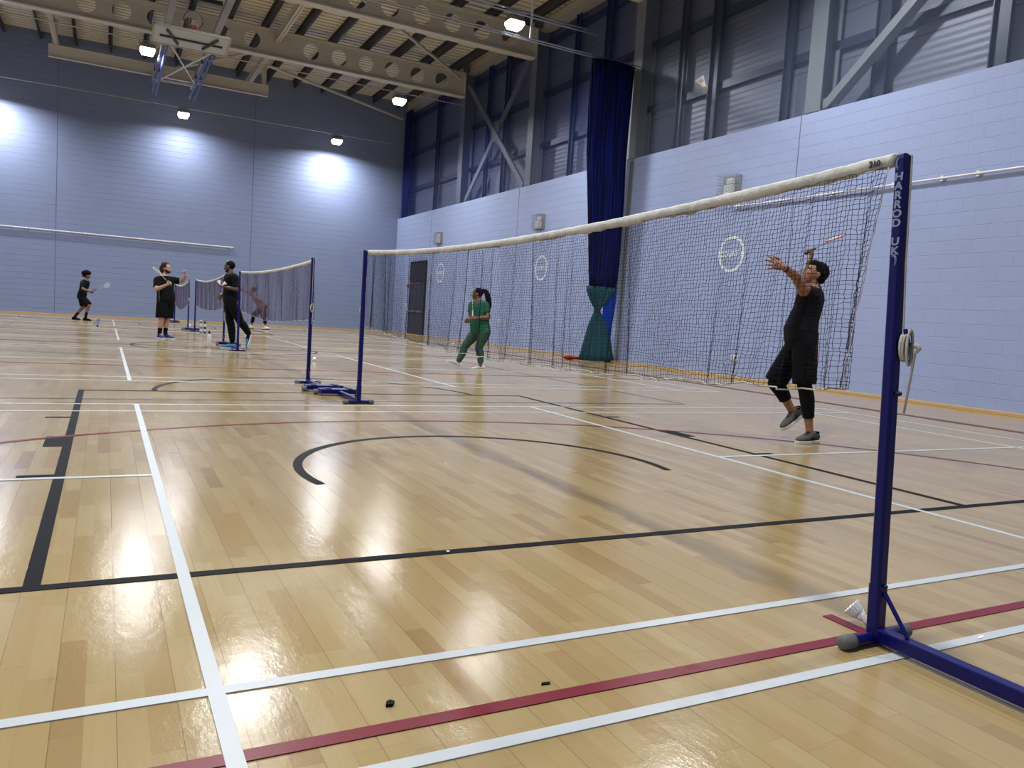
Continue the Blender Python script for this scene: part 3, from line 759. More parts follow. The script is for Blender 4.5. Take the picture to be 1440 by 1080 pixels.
def badminton_net(y0, y1, x, label, x0=None, twine=None, foldk=1.0, z_end=1.55, sag=.09, cord=.09, r=.0011, seed=1, folds=22, cell=.0205, H=.77, bot_sag=0.03, slack=.06, bowl=.0):
    rnd = random.Random(seed); rs = np.random.RandomState(seed)
    t = thing('badminton_net', label, 'net', (x, (y0+y1)/2, z_end-H-.05), 'badminton nets across the courts')
    L = y1-y0; n = int(L/cell); mrow = int((H-.05)/cell)
    s = np.linspace(0, 1, n+1)
    ztop = lambda s: z_end-sag*4*s*(1-s)
    fk = [(rnd.uniform(.0, 1), rnd.uniform(-.012, .012), rnd.uniform(.0035, .010), foldk*rnd.uniform(.012, .06)*rnd.choice((-1, 1))) for _ in range(folds)]
    fk += [(.012, .004, .006, .05), (.985, -.006, .006, .05)]
    G = np.zeros((n+1, mrow+1, 3))
    for j in range(mrow+1):
        v = j/mrow
        xx = (x if x0 is None else x0)+(x-(x if x0 is None else x0))*s+bowl*np.sin(PI*s)*v
        for (sk, sl, w, a) in fk: xx += a*(.25+.75*v)*np.exp(-((s-sk-sl*v)/w)**2)
        xx += .012*np.sin(s*37+v*2+seed)+.010*v*np.sin(s*71+seed*3)
        yy = y0+L*s+slack*v*np.where(s < .5, (1-2*s)**6, -((2*s-1)**6))
        for (sk, sl, w, a) in fk: yy += -.9*w*L*np.tanh((s-sk-sl*v)/w)*np.exp(-((s-sk-sl*v)/(3*w))**2)*.35*v
        zz = ztop(s)-.040-(H-.05)*v-bot_sag*v*np.sin(PI*s)**2*.4+.006*np.sin(s*90+j)*v
        G[:, j] = np.stack([xx, yy, zz], 1)
    G += rs.normal(0, .0016, G.shape)
    lines = [G[i] for i in range(n+1)]+[G[:, j] for j in range(mrow+1)]
    v, f = strands(lines, r); v -= np.array(t.location)
    o = bpy.data.objects.new('netting', fast_mesh('netting', v, f, twine or M_strand)); COL.objects.link(o); o.parent = t
    # white head tape, folded over the cord
    mb = MB(); R = []; k = 240
    XA = x if x0 is None else x0; xe = x; xf = lambda q: XA+(xe-XA)*q
    for i in range(k+1):
        q = i/k; z = ztop(q); y = y0-.02+(L+.04)*q; wv = .003*math.sin(q*60+seed)+.004*math.sin(q*231)*(1 if i % 3 else -.6); x = xf(q)
        hh = .040+.003*math.sin(q*95+seed)+.0025*math.sin(q*310)
        R.append([V((x-.008+wv, y, z-.004)), V((x+wv, y, z+.004)), V((x+.008+wv, y, z-.004)), V((x+.011+wv*1.5, y, z-hh*.55)), V((x+.009+wv*2, y, z-hh)), V((x+.004+wv*2, y, z-hh-.002)), V((x-.006+wv*2, y, z-hh)), V((x-.011+wv*1.5, y, z-hh*.5))])
    mb.rings(R); mb.build('head_tape', M_tape, t, smooth=True)
    mb = MB(); jj = mrow
    mb.tube([tuple(G[i, jj]+np.array([0, 0, .004*math.sin(i*.9)])) for i in range(0, n+1, 2)], .0030, 5); mb.build('bottom_cord', M_tape, t, smooth=True)
    for i, yo in ((0, -.004), (n, .004)):
        mb = MB(); mb.tube([tuple(G[i, j]+np.array([0, yo, 0])) for j in range(0, mrow+1, 2)], .0019, 5); mb.build('side_cord', M_tape, t, smooth=True)
        mb = MB(); q = 0 if i == 0 else 1; yp = y0-cord if i == 0 else y1+.05
        mb.tube([(xf(q), y0+L*q, ztop(q)-.002), (xf(q)-.01, yp, z_end-.006)], .003, 5); mb.build('head_cord', M_rope, t)
    return t
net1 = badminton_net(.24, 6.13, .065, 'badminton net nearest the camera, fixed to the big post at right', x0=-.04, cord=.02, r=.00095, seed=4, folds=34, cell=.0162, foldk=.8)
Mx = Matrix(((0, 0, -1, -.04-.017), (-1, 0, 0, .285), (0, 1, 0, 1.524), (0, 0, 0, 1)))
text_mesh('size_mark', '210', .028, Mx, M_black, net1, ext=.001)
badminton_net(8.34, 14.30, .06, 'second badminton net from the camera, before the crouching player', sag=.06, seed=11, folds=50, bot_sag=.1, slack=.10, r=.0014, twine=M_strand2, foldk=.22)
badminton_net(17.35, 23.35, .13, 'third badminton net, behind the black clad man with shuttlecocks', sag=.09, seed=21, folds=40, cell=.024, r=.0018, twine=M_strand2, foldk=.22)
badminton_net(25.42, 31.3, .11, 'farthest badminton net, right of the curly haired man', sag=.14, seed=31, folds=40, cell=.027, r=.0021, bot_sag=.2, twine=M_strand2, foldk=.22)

def post(x, y, yd, label, lean=0.0, detail=False, h=1.555, box_x=0.0, box=True):
    t = thing('net_post', label, 'post', (x, y, 0), 'blue badminton posts')
    th = math.atan2(lean, h); up = V((0, math.sin(th), math.cos(th))); fy = V((0, math.cos(th), -math.sin(th))); fx = V((1, 0, 0))
    B = V((x, y, 0)); at = lambda z, dx=0, dy=0: B+up*z+fx*dx+fy*dy
    mb = MB(); a = .0205; c = .008; R = []
    prof = [(-a, -a+c), (-a+c, -a), (a-c, -a), (a, -a+c), (a, a-c), (a-c, a), (-a+c, a), (-a, a-c)]
    for z, k in ((.03, 1), (h-.015, 1), (h-.004, .94), (h, .7)): R.append([at(z, p[0]*k, p[1]*k) for p in prof])
    mb.rings(R); mb.build('upright', M_blue, t)
    mb = MB(); R = [[at(z, p[0]*1.13, p[1]*1.13) for p in prof] for z in (.02, .19)]; mb.rings(R); mb.build('socket_sleeve', M_blue, t)
    mb = MB(); mb.cyl((x-.135, y, .021), (x+.135, y, .021), .019, 16); mb.build('cross_foot', M_blue, t, smooth=False)
    for s in (-1, 1):
        mb = MB(); R = []
        for u_, r_ in ((.105, .0215), (.11, .023), (.15, .023), (.158, .019), (.161, .009)):
            R.append(mb.ring((x+s*u_, y, .0232), V((0, 1, 0))*r_, V((0, 0, 1))*r_, 18))
        mb.rings(R); mb.build('end_cap', M_rubber, t, smooth=True)
    Lg = .70
    mb = MB(); mb.box2((x-.021, y+yd*.018, .014), (x+.021, y+yd*(Lg), .058)); mb.build('long_foot', M_blue, t, bevel=.005)
    # weight box on rollers at the end of the long foot
    yb = y+yd*(Lg+.09)
    if box: mb = MB(); mb.box2((x-.21+box_x, yb-.09, .022), (x+.21+box_x, yb+.09, .072)); mb.build('weight_box', M_blue, t, bevel=.008)
    for s in (-1, 1) if box else ():
        mb = MB(); mb.cyl((x+box_x+s*.21, yb+yd*.05, .03), (x+box_x+s*.255, yb+yd*.05, .03), .03, 16); mb.build('roller', M_rubber, t)
        mb = MB(); mb.box((x+box_x+s*.12, yb, .075), (.05, .15, .010)); mb.build('strap_plate', M_black, t)
    mb = MB(); mb.tube([at(.17, 0, yd*.025), (x, y+yd*.11, .06)], .007, 8); mb.build('stay_rod', M_blue, t)
    # cleat and rope on the outer face
    o = yd*.0215
    mb = MB(); mb.box(at(.95, 0, yd*.03), (.014, .022, .03)); mb.tube([at(.90, 0, yd*.042), at(.92, 0, yd*.046), at(.98, 0, yd*.046), at(1.0, 0, yd*.04)], .0065, 8); mb.build('cleat', M_blue, t)
    mb = MB(); mb.tube([at(h-.003, 0, -yd*.03), at(h+.004, 0, 0), at(h-.01, 0, o*1.25), at(1.2, 0, o*1.3), at(.985, 0, yd*.034)], .0028, 6)
    mb.build('tension_cord', M_rope, t)
    for i in range(5):
        mb = MB(); pts = []
        for q in range(21):
            a2 = 2*PI*q/20; pts.append(at(.943+(.040+.0025*i)*math.cos(a2)-.006*math.sin(a2+i), (.018-.0012*i)*math.sin(a2)+.004*math.cos(i*2.1), yd*(.034+.0065*i)))
        mb.tube(pts, .0042, 6, close=False)
        if i == 0: rope = mb
        else: rope._add(mb.v, mb.f)
    rope.tube([at(.955, .01, yd*.05), at(.948, .012, yd*.075), at(.94, .012, yd*.083), at(.925, .010, yd*.070), at(.85, .008, yd*.062), at(.74, .0, yd*.052)], [.005, .009, .006, .0045, .004, .0035], 7)
    rope.build('coiled_rope', M_rope, t, smooth=True)
    mb = MB(); mb.cyl(at(.80, -.0, -yd*.027), at(.80, 0, yd*.032), .005, 8); mb.ball(at(.80, 0, yd*.033), .008); mb.build('clamp_bolt', M_black, t, smooth=True); mb = MB(); mb.ball(at(.19, 0, yd*.027), .007); mb.build('clamp_bolt', M_black, t, smooth=True)
    if detail:
        # stacked lettering on the face towards the court left
        zc = 1.348
        for i, chv in enumerate('HARROD UK'):
            if chv == ' ': continue
            c = at(1.472-.0286*i, -a-.0006, -.0015)
            Mx = Matrix(((0, 0, -1, c.x), (-1.22, 0, 0, c.y), (0, 1, 0, c.z), (0, 0, 0, 1)))
            text_mesh('letter', chv, .033, Mx, M_letter, t)
        for zc, s in ((1.515, 1), (1.213, -1)):
            mb = MB()
            for q, (r0, w) in enumerate(((.014, .0022), (.008, .003))):
                pts = [at(zc+.020*math.sin(a2)*(1-.25*q), -a-.0008, -s*(.010*math.cos(a2)*(1-.3*q))+.001) for a2 in [PI*(.25+1.1*i/14)+(.4 if s > 0 else 0) for i in range(15)]]
                mb.tube(pts, [w*.45*math.sin(PI*(i+.5)/15)+.0004 for i in range(15)], 5)
            mb.build('leaf_emblem', M_letter, t)
    return t
post(-.045, .115, -1, 'blue post closest to the camera with rope coiled on its cleat', lean=.075, detail=True, h=1.545)
post(.06, 6.22, 1, 'blue post at the far end of the nearest net')
post(.0, 8.20, -1, 'blue post at the near end of the second net')
post(.06, 14.45, 1, 'blue post standing before the black clad man', box=False)
post(.15, 17.22, -1, 'blue post hidden behind the legs of the black clad man')
post(.13, 23.5, 1, 'blue post left of the shuttlecock tubes with its foot beside the fourth post')
post(.10, 25.3, -1, 'blue post just left of the third net, right of the curly haired man')
post(.15, 31.5, 1, 'farthest blue post, half behind the curly haired man')

# ------------------------------------------------------------ shuttlecocks, bottles, tubes, scraps
M_feather = mat('white_feather', full(srgb(238, 238, 234)), .8)
M_cork = mat('cork_tip', srgb(226, 220, 206), .6)
def shuttlecock(loc, axis, label, scale=1.0):
    t = thing('shuttlecock', label, 'shuttlecock', (0, 0, 0), 'shuttlecocks')
    mb = MB(); mb.ball((0, 0, -.012), (.0135, .0135, .0135)); mb.cyl((0, 0, -.012), (0, 0, .006), .0135, 14); mb.build('cork', M_cork, t, smooth=True)
    mb = MB()
    for i in range(16):
        a = 2*PI*i/16; pts = []
        e = V((math.cos(a), math.sin(a), 0)); s = V((-math.sin(a), math.cos(a), 0)).normalized()
        q = [(.010, .004, .0012), (.018, .030, .002), (.024, .040, .0065), (.030, .062, .0075), (.0325, .068, .004)]
        vs = []
        for r_, z_, w_ in q: vs += [e*r_+V((0, 0, z_))-s*w_+e*.0006, e*r_+V((0, 0, z_))+s*w_-e*.0012]
        mb._add(vs, [(2*k, 2*k+1, 2*k+3, 2*k+2) for k in range(len(q)-1)])
    for r_, z_ in ((.0165, .024), (.0195, .032)):
        mb.tube([V((r_*math.cos(a), r_*math.sin(a), z_)) for a in [2*PI*i/20 for i in range(21)]], .0007, 4, close=False)
    mb.build('feathers', M_feather, t)
    ax = V(axis).normalized(); t.rotation_mode = 'QUATERNION'; t.rotation_quaternion = ax.to_track_quat('Z', 'Y'); t.location = loc; t.scale = (scale,)*3
    return t
shuttlecock((1.50, 3.0, 2.69), (-.55, .15, .65), 'white shuttlecock flying high before the cladding')
shuttlecock((.045, .215, .022), (-.25, .45, .38), 'white shuttlecock lying against the foot of the nearest post')
shuttlecock((1.04, 12.33, .03), (.3, .5, .12), 'white shuttlecock lying on the floor right of the second post')
shuttlecock((8.0, 22.4, .03), (.3, -.5, .12), 'white shuttlecock lying on the floor behind the woman in green')
shuttlecock((.33, 27.3, .03), (.3, .5, .9), 'white shuttlecock standing near the farthest posts')
def scrap(name, loc, pts, h, m, label, cat):
    mb = MB(); mb.prism(pts, 2, 0, h); o = mb.build(name, m); o.location = loc; o['label'] = label; o['category'] = cat; return o
M_debris = mat('black_debris', srgb(30, 32, 34), .8)
scrap('rubber_scrap', (-1.607, .272, .0005), [(-.012, -.008), (.004, -.012), (.013, 0), (.006, .012), (-.006, .006)], .008, M_debris, 'small black scrap on the floor left of the red line near the camera', 'scrap')
scrap('rubber_scrap', (-1.19, .235, .0005), [(-.014, -.003), (.012, -.006), (.015, .003), (-.008, .006)], .004, M_debris, 'smaller flat black scrap beside the red line right of the first scrap', 'scrap')
scrap('feather_piece', (.36, .02, .0032), [(-.02, -.004), (.0, -.006), (.02, .004), (.012, .008), (-.01, .003)], .002, M_feather, 'tiny white feather piece right of the nearest post foot', 'feather')
scrap('paper_scrap', (-.99, 1.372, .0024), [(-.006, -.006), (.007, -.005), (.005, .007), (-.005, .005)], .002, M_feather, 'tiny white scrap lying on the black line', 'scrap')
mb = MB(); mb.box2((-2.50, 25.5, .001), (-2.40, 31.8, .003)); 
tag(mb.build('floor_tape', mat('faded_blue_tape', srgb(84, 84, 122), .6)), 'short faded blue floor mark right of the left player', 'floor mark')
def bottle(x, y, label, h=.26, r=.037, cap=M_black, body=M_white):
    t = thing('water_bottle', label, 'bottle', (x, y, 0)); mb = MB()
    R = [mb.ring((x, y, z), V((q, 0, 0)), V((0, q, 0)), 20) for z, q in ((0, r*.9), (.01, r), (h*.7, r), (h*.78, r*.8), (h*.83, r*.5), (h*.86, r*.5))]; mb.rings(R); mb.build('bottle_body', body, t, smooth=True)
    mb = MB(); mb.cyl((x, y, h*.85), (x, y, h*.95), r*.6, 14); mb.cyl((x, y, h*.95), (x, y, h*1.04), r*.3, 10); mb.tube([(x, y, h), (x-.03, y, h*1.02)], .007, 6); mb.build('bottle_cap', cap, t)
    return t
bottle(-.28, 16.1, 'white water bottle with black top standing left of the black clad man', h=.30, r=.045)
bottle(.62, 18.4, 'small clear bottle behind the blue post and the black clad man', h=.24, r=.035, body=mat('clear_plastic', srgb(170, 180, 190), .25))
def tube_can(x, y, label, c2):
    t = thing('shuttlecock_tube', label, 'tube', (x, y, 0), 'shuttlecock tubes'); mb = MB(); mb.cyl((x, y, 0), (x, y, .38), .034, 20); mb.build('tube_body', M_white, t)
    for z in (.02, .15, .30):
        mb = MB(); mb.cyl((x, y, z), (x, y, z+.06), .0345, 20); mb.build('label_band', c2, t)
    mb = MB(); mb.cyl((x, y, .38), (x, y, .395), .036, 20); mb.build('tube_lid', c2 if c2.name != 'tube_blue' else M_white, t)
tube_can(.13, 21.8, 'pale blue and white shuttlecock tube, left of the pair', mat('tube_blue', srgb(96, 120, 160), .5))
tube_can(.235, 21.8, 'dark banded shuttlecock tube, right of the pair', mat('tube_dark', srgb(24, 40, 62), .5))

POSES = {"near": {"pelvis": [3.512, 3.72, 0.929], "neck": [3.59, 3.726, 1.436], "head": [3.6, 3.732, 1.555], "shL": [3.385, 3.638, 1.394], "shR": [3.751, 3.834, 1.436], "elL": [3.159, 3.551, 1.502], "wrL": [2.927, 3.463, 1.551], "haL": [2.738, 3.486, 1.58], "elR": [3.873, 4.045, 1.592], "wrR": [3.722, 3.908, 1.705], "haR": [3.757, 3.898, 1.789], "hiL": [3.464, 3.642, 0.911], "hiR": [3.56, 3.795, 0.907], "knL": [3.441, 3.585, 0.535], "anL": [3.538, 3.566, 0.143], "heL": [3.619, 3.559, 0.0], "toL": [3.379, 3.524, 0.0], "knR": [3.383, 3.887, 0.517], "anR": [3.628, 3.845, 0.237], "heR": [3.738, 3.83, 0.219], "toR": [3.478, 3.818, 0.077], "racketend": [4.485, 4.087, 2.106], "belly": [3.416, 3.783, 1.054]},
 "woman": {"pelvis": [3.895, 11.539, 0.734], "neck": [3.85, 11.611, 1.253], "head": [3.824, 11.637, 1.388], "shL": [3.912, 11.459, 1.193], "shR": [3.803, 11.766, 1.182], "elL": [3.957, 11.37, 0.977], "wrL": [3.691, 11.348, 0.943], "haL": [3.626, 11.359, 0.932], "elR": [3.791, 11.819, 0.956], "wrR": [3.706, 11.652, 0.876], "haR": [3.633, 11.599, 0.861], "hiL": [3.93, 11.427, 0.701], "hiR": [3.86, 11.644, 0.688], "knL": [3.824, 11.432, 0.396], "anL": [3.867, 11.405, 0.106], "heL": [3.933, 11.396, 0.0], "toL": [3.739, 11.44, 0.0], "knR": [3.661, 11.722, 0.398], "anR": [3.561, 11.748, 0.108], "heR": [3.58, 11.73, 0.02], "toR": [3.361, 11.828, 0.11]},
 "left": {"pelvis": [-2.957, 28.954, 0.828], "neck": [-2.839, 28.943, 1.38], "head": [-2.798, 28.935, 1.528], "shR": [-2.898, 28.775, 1.313], "shL": [-2.82, 29.12, 1.324], "elR": [-2.933, 28.68, 1.07], "wrR": [-2.699, 28.629, 0.991], "haR": [-2.604, 28.613, 0.998], "elL": [-2.86, 29.207, 1.054], "wrL": [-2.703, 28.947, 0.968], "haL": [-2.616, 28.81, 0.974], "hiR": [-2.953, 28.846, 0.781], "hiL": [-2.958, 29.052, 0.779], "knR": [-2.734, 28.693, 0.508], "anR": [-2.823, 28.706, 0.141], "heR": [-2.895, 28.73, 0.0], "toR": [-2.66, 28.585, 0.0], "knL": [-2.888, 28.998, 0.47], "anL": [-3.15, 29.103, 0.111], "heL": [-3.234, 29.133, 0.0], "toL": [-2.996, 28.987, 0.0], "racketend": [-2.107, 28.378, 1.287]},
 "beard": {"pelvis": [-0.998, 18.405, 0.894], "neck": [-1.038, 18.479, 1.46], "head": [-0.997, 18.473, 1.628], "shR": [-1.181, 18.43, 1.341], "shL": [-0.851, 18.508, 1.369], "elR": [-1.209, 18.221, 1.125], "wrR": [-1.008, 18.035, 1.244], "haR": [-0.937, 18.003, 1.306], "elL": [-0.652, 18.492, 1.351], "wrL": [-0.587, 18.302, 1.503], "haL": [-0.601, 18.263, 1.616], "hiR": [-1.068, 18.348, 0.857], "hiL": [-0.926, 18.455, 0.866], "knR": [-1.083, 18.294, 0.43], "anR": [-1.114, 18.282, 0.124], "heR": [-1.145, 18.332, 0.0], "toR": [-1.019, 18.061, 0.0], "knL": [-0.954, 18.43, 0.433], "anL": [-0.986, 18.396, 0.126], "heL": [-1.006, 18.395, 0.0], "toL": [-0.797, 18.217, 0.0], "racketend": [-1.376, 18.458, 1.749]},
 "black": {"pelvis": [0.018, 15.246, 0.987], "neck": [0.008, 15.3, 1.518], "head": [-0.027, 15.331, 1.652], "shL": [0.048, 15.079, 1.446], "shR": [-0.031, 15.507, 1.447], "elL": [0.083, 14.982, 1.206], "wrL": [-0.143, 15.013, 1.239], "haL": [-0.227, 15.037, 1.254], "elR": [-0.029, 15.561, 1.186], "wrR": [-0.137, 15.449, 1.077], "haR": [-0.174, 15.405, 1.002], "hiL": [0.018, 15.141, 0.96], "hiR": [0.019, 15.345, 0.958], "knR": [0.012, 15.301, 0.567], "anR": [0.065, 15.233, 0.138], "heR": [0.125, 15.192, 0.0], "toR": [-0.14, 15.264, 0.0], "knL": [0.177, 15.008, 0.557], "anL": [0.338, 14.925, 0.325], "heL": [0.397, 14.903, 0.3], "toL": [0.332, 14.884, 0.03]},
 "crouch": {"pelvis": [2.969, 28.664, 0.858], "neck": [2.667, 28.862, 1.272], "head": [2.629, 28.896, 1.427], "shL": [2.687, 28.65, 1.181], "shR": [2.697, 29.035, 1.234], "elL": [2.912, 28.371, 1.042], "wrL": [2.906, 28.3, 0.859], "haL": [2.861, 28.316, 0.777], "elR": [2.498, 29.185, 1.352], "wrR": [2.343, 29.275, 1.434], "haR": [2.259, 29.322, 1.468], "hiL": [2.954, 28.565, 0.806], "hiR": [2.963, 28.764, 0.803], "knR": [2.647, 28.799, 0.478], "anR": [2.573, 28.799, 0.063], "heR": [2.634, 28.755, 0.0], "toR": [2.458, 28.847, 0.0], "knL": [2.992, 28.556, 0.438], "anL": [3.057, 28.488, 0.074], "heL": [3.157, 28.449, 0.0], "toL": [2.949, 28.498, 0.0]}}

# ------------------------------------------------------------ people
def remeshed(mb, name, m, parent, voxel=.008, smooth=3):
    me = mb.mesh(name+'_raw'); bm = bmesh.new(); bm.from_mesh(me); bmesh.ops.recalc_face_normals(bm, faces=bm.faces); bm.to_mesh(me); bm.free()
    o = bpy.data.objects.new(name+'_raw', me); COL.objects.link(o)
    r = o.modifiers.new('r', 'REMESH'); r.mode = 'VOXEL'; r.voxel_size = voxel
    s = o.modifiers.new('s', 'SMOOTH'); s.iterations = smooth; s.factor = .5
    dg = bpy.context.evaluated_depsgraph_get(); me2 = bpy.data.meshes.new_from_object(o.evaluated_get(dg)); me2.name = name
    bpy.data.objects.remove(o)
    me2.materials.clear(); me2.materials.append(m); me2.polygons.foreach_set('use_smooth', [True]*len(me2.polygons))
    q = bpy.data.objects.new(name, me2); COL.objects.link(q)
    if parent is not None: q.parent = parent; me2.transform(world_of(parent).inverted())
    return q
def cat(P, r, n=6):
    """smooth interpolation of a radius chain"""
    P = [V(p) for p in P]; out = []; rr = []
    for i in range(len(P)-1):
        p0, p1, p2, p3 = P[max(i-1, 0)], P[i], P[i+1], P[min(i+2, len(P)-1)]
        for k in range(n):
            t = k/n; out.append(.5*((2*p1)+(p2-p0)*t+(2*p0-5*p1+4*p2-p3)*t*t+(3*p1-p0-3*p2+p3)*t**3)); rr.append(r[i]+(r[i+1]-r[i])*(t*t*(3-2*t)))
    out.append(P[-1]); rr.append(r[-1]); return out, rr
def limb(mb, P, r, n=14):
    p, rr = cat(P, r); mb.tube(p, rr, n)
    mb.ball(P[0], r[0]*.98, nu=12, nv=8); mb.ball(P[-1], r[-1]*.98, nu=12, nv=8)
def lerp(a, b, t): return V(a)*(1-t)+V(b)*t

def torso_rings(J, inf, z0, z1, w=1., dp=1., belly=0., extra=0.):
    P, Nk = V(J['pelvis']), V(J['neck']); up = (Nk-P); L = up.length; up.normalize()
    sh = (V(J['shL'])-V(J['shR'])); sh = (sh-up*sh.dot(up)).normalized(); hp = (V(J['hiL'])-V(J['hiR'])); hp = (hp-up*hp.dot(up)).normalized()
    shw = (V(J['shL'])-V(J['shR'])).length/2
    prof = [(-.22, .085, .085), (-.14, .150, .105), (0, .168, .118), (.2, .156, .108), (.42, .145, .102), (.62, .158, .112), (.80, .17, .112), (.90, .155, .095), (.97, .105, .075), (1.03, .062, .062), (1.08, .05, .055)]
    R = []
    for t, a, b in prof:
        if t < z0 or t > z1: continue
        sd = (hp*(1-max(0, min(1, t)))+sh*max(0, min(1, t))).normalized(); fr = sd.cross(up).normalized()
        c = P+up*(L*t)+fr*(belly*math.exp(-((t-.25)/.28)**2)*.5)
        aa = a*w; 
        if .75 < t < 1: aa = max(aa*.85, shw*(1.02 if t < .93 else .72)) if t < .95 else aa
        bb = b*dp+belly*math.exp(-((t-.25)/.28)**2)*.5
        R.append([c+sd*(aa+inf)*math.copysign(abs(math.cos(q))**.85, math.cos(q))+fr*(bb+inf)*math.copysign(abs(math.sin(q))**.85, math.sin(q)) for q in [2*PI*i/24 for i in range(24)]])
    return R
def hand(mb, wr, d, palm, thumb, curl=.25, spread=.12, s=1.0, point=False):
    """palm and five separate bent fingers; d along the hand, palm = palm normal, thumb = side of thumb"""
    wr, d, palm = V(wr), V(d).normalized(), V(palm); palm = (palm-d*palm.dot(d)).normalized(); th = d.cross(palm); th.normalize()
    if th.dot(V(thumb)) < 0: th = -th
    R = []
    for t, w, h in ((-.01, .026, .020), (.02, .030, .018), (.05, .040, .016), (.08, .043, .0145), (.094, .040, .012)):
        c = wr+d*t*s; R.append([c+th*w*s*math.cos(q)+palm*h*s*math.sin(q) for q in [2*PI*i/14 for i in range(14)]])
    mb.rings(R)
    for k, (off, ln, r) in enumerate(((.031, .070, .0092), (.0105, .078, .0095), (-.0105, .072, .009), (-.030, .056, .0078))):
        c_ = curl if not (point and k == 0) else .05
        p = wr+d*.082*s+th*off*s; ang = 0; dd = (d+th*off*spread*22).normalized(); P = [p]; f = (.46, .32, .24)
        for q in range(3):
            ang += c_*(1.0 if q else .8)*1.5; v = dd*math.cos(ang)+palm*math.sin(ang); P.append(P[-1]+v*ln*f[q]*s)
        limb(mb, P, [r*s, r*.95*s, r*.85*s, r*.72*s], 8)
    p = wr+d*.022*s+th*.026*s; a = (d*.62+th*.75+palm*.22).normalized(); b = (d*.88+th*.30+palm*(.25+curl)).normalized()
    limb(mb, [p, p+a*.040*s, p+a*.040*s+b*.030*s, p+a*.04*s+b*.054*s], [.0135*s, .0115*s, .0105*s, .0085*s], 8)

def head_frame(J, face, upv):
    f = V(face).normalized(); u = V(upv); u = (u-f*u.dot(f)).normalized(); l = u.cross(f); l.normalize()
    return V(J['head']), f, l, u
def head_mesh(mb, fr, s=1.0, beard=False):
    c, f, l, u = fr; M = Matrix((f, l, u)).transposed(); at = lambda x, y, z: c+(f*x+l*y+u*z)*s
    mb.ball(at(-.012, 0, .028), (.096*s, .077*s, .090*s), M, 20, 14)
    mb.ball(at(.030, 0, -.030), (.062*s, .062*s, .075*s), M, 18, 12)
    mb.ball(at(.048, 0, -.078), (.034*s, .036*s, .028*s), M, 14, 10)     # chin
    mb.ball(at(.0, 0, -.055), (.06*s, .056*s, .045*s), M, 14, 10)        # jaw
    mb.tube([at(.086, 0, .018), at(.100, 0, -.008), at(.108, 0, -.026)], [.009*s, .012*s, .013*s], 10)
    mb.ball(at(.098, 0, -.030), (.013*s, .019*s, .009*s), M, 10, 8)      # nostrils
    mb.ball(at(.079, 0, .030), (.014*s, .046*s, .009*s), M, 12, 8)       # brow
    mb.ball(at(.084, 0, -.052), (.013*s, .024*s, .006*s), M, 10, 8); mb.ball(at(.082, 0, -.063), (.013*s, .021*s, .007*s), M, 10, 8)
    for y in (-1, 1):
        mb.ball(at(.063, y*.038, -.018), (.022*s, .02*s, .018*s), M, 10, 8)   # cheek
        mb.ball(at(-.008, y*.080, -.008), (.020*s, .010*s, .032*s), M, 12, 8) # ear
def face_parts(t, fr, s, browcol, lips=None):
    c, f, l, u = fr; M = Matrix((f, l, u)).transposed(); at = lambda x, y, z: c+(f*x+l*y+u*z)*s
    for y in (-1, 1):
        mb = MB(); mb.ball(at(.0800, y*.030, .006), (.010*s, .014*s, .0085*s), M, 12, 8); e = mb.build('eye', mat('eye_white', srgb(205, 198, 190), .3), t, smooth=True)
        mb = MB(); mb.ball(at(.0872, y*.030, .006), (.0045*s, .0062*s, .0062*s), M, 10, 8); mb.build('iris', mat('dark_iris', srgb(30, 20, 16), .2), e, smooth=True)
        mb = MB(); mb.tube([at(.090, y*.012, .027), at(.0905, y*.03, .033), at(.078, y*.050, .027)], [.003*s, .0042*s, .0025*s], 6); mb.build('eyebrow', browcol, t)
    mb = MB(); mb.tube([at(.088, -.022, -.058), at(.0965, 0, -.0575), at(.088, .022, -.058)], [.002*s, .0045*s, .002*s], 6); mb.build('mouth', mat('lips', srgb(112, 62, 56), .5), t)

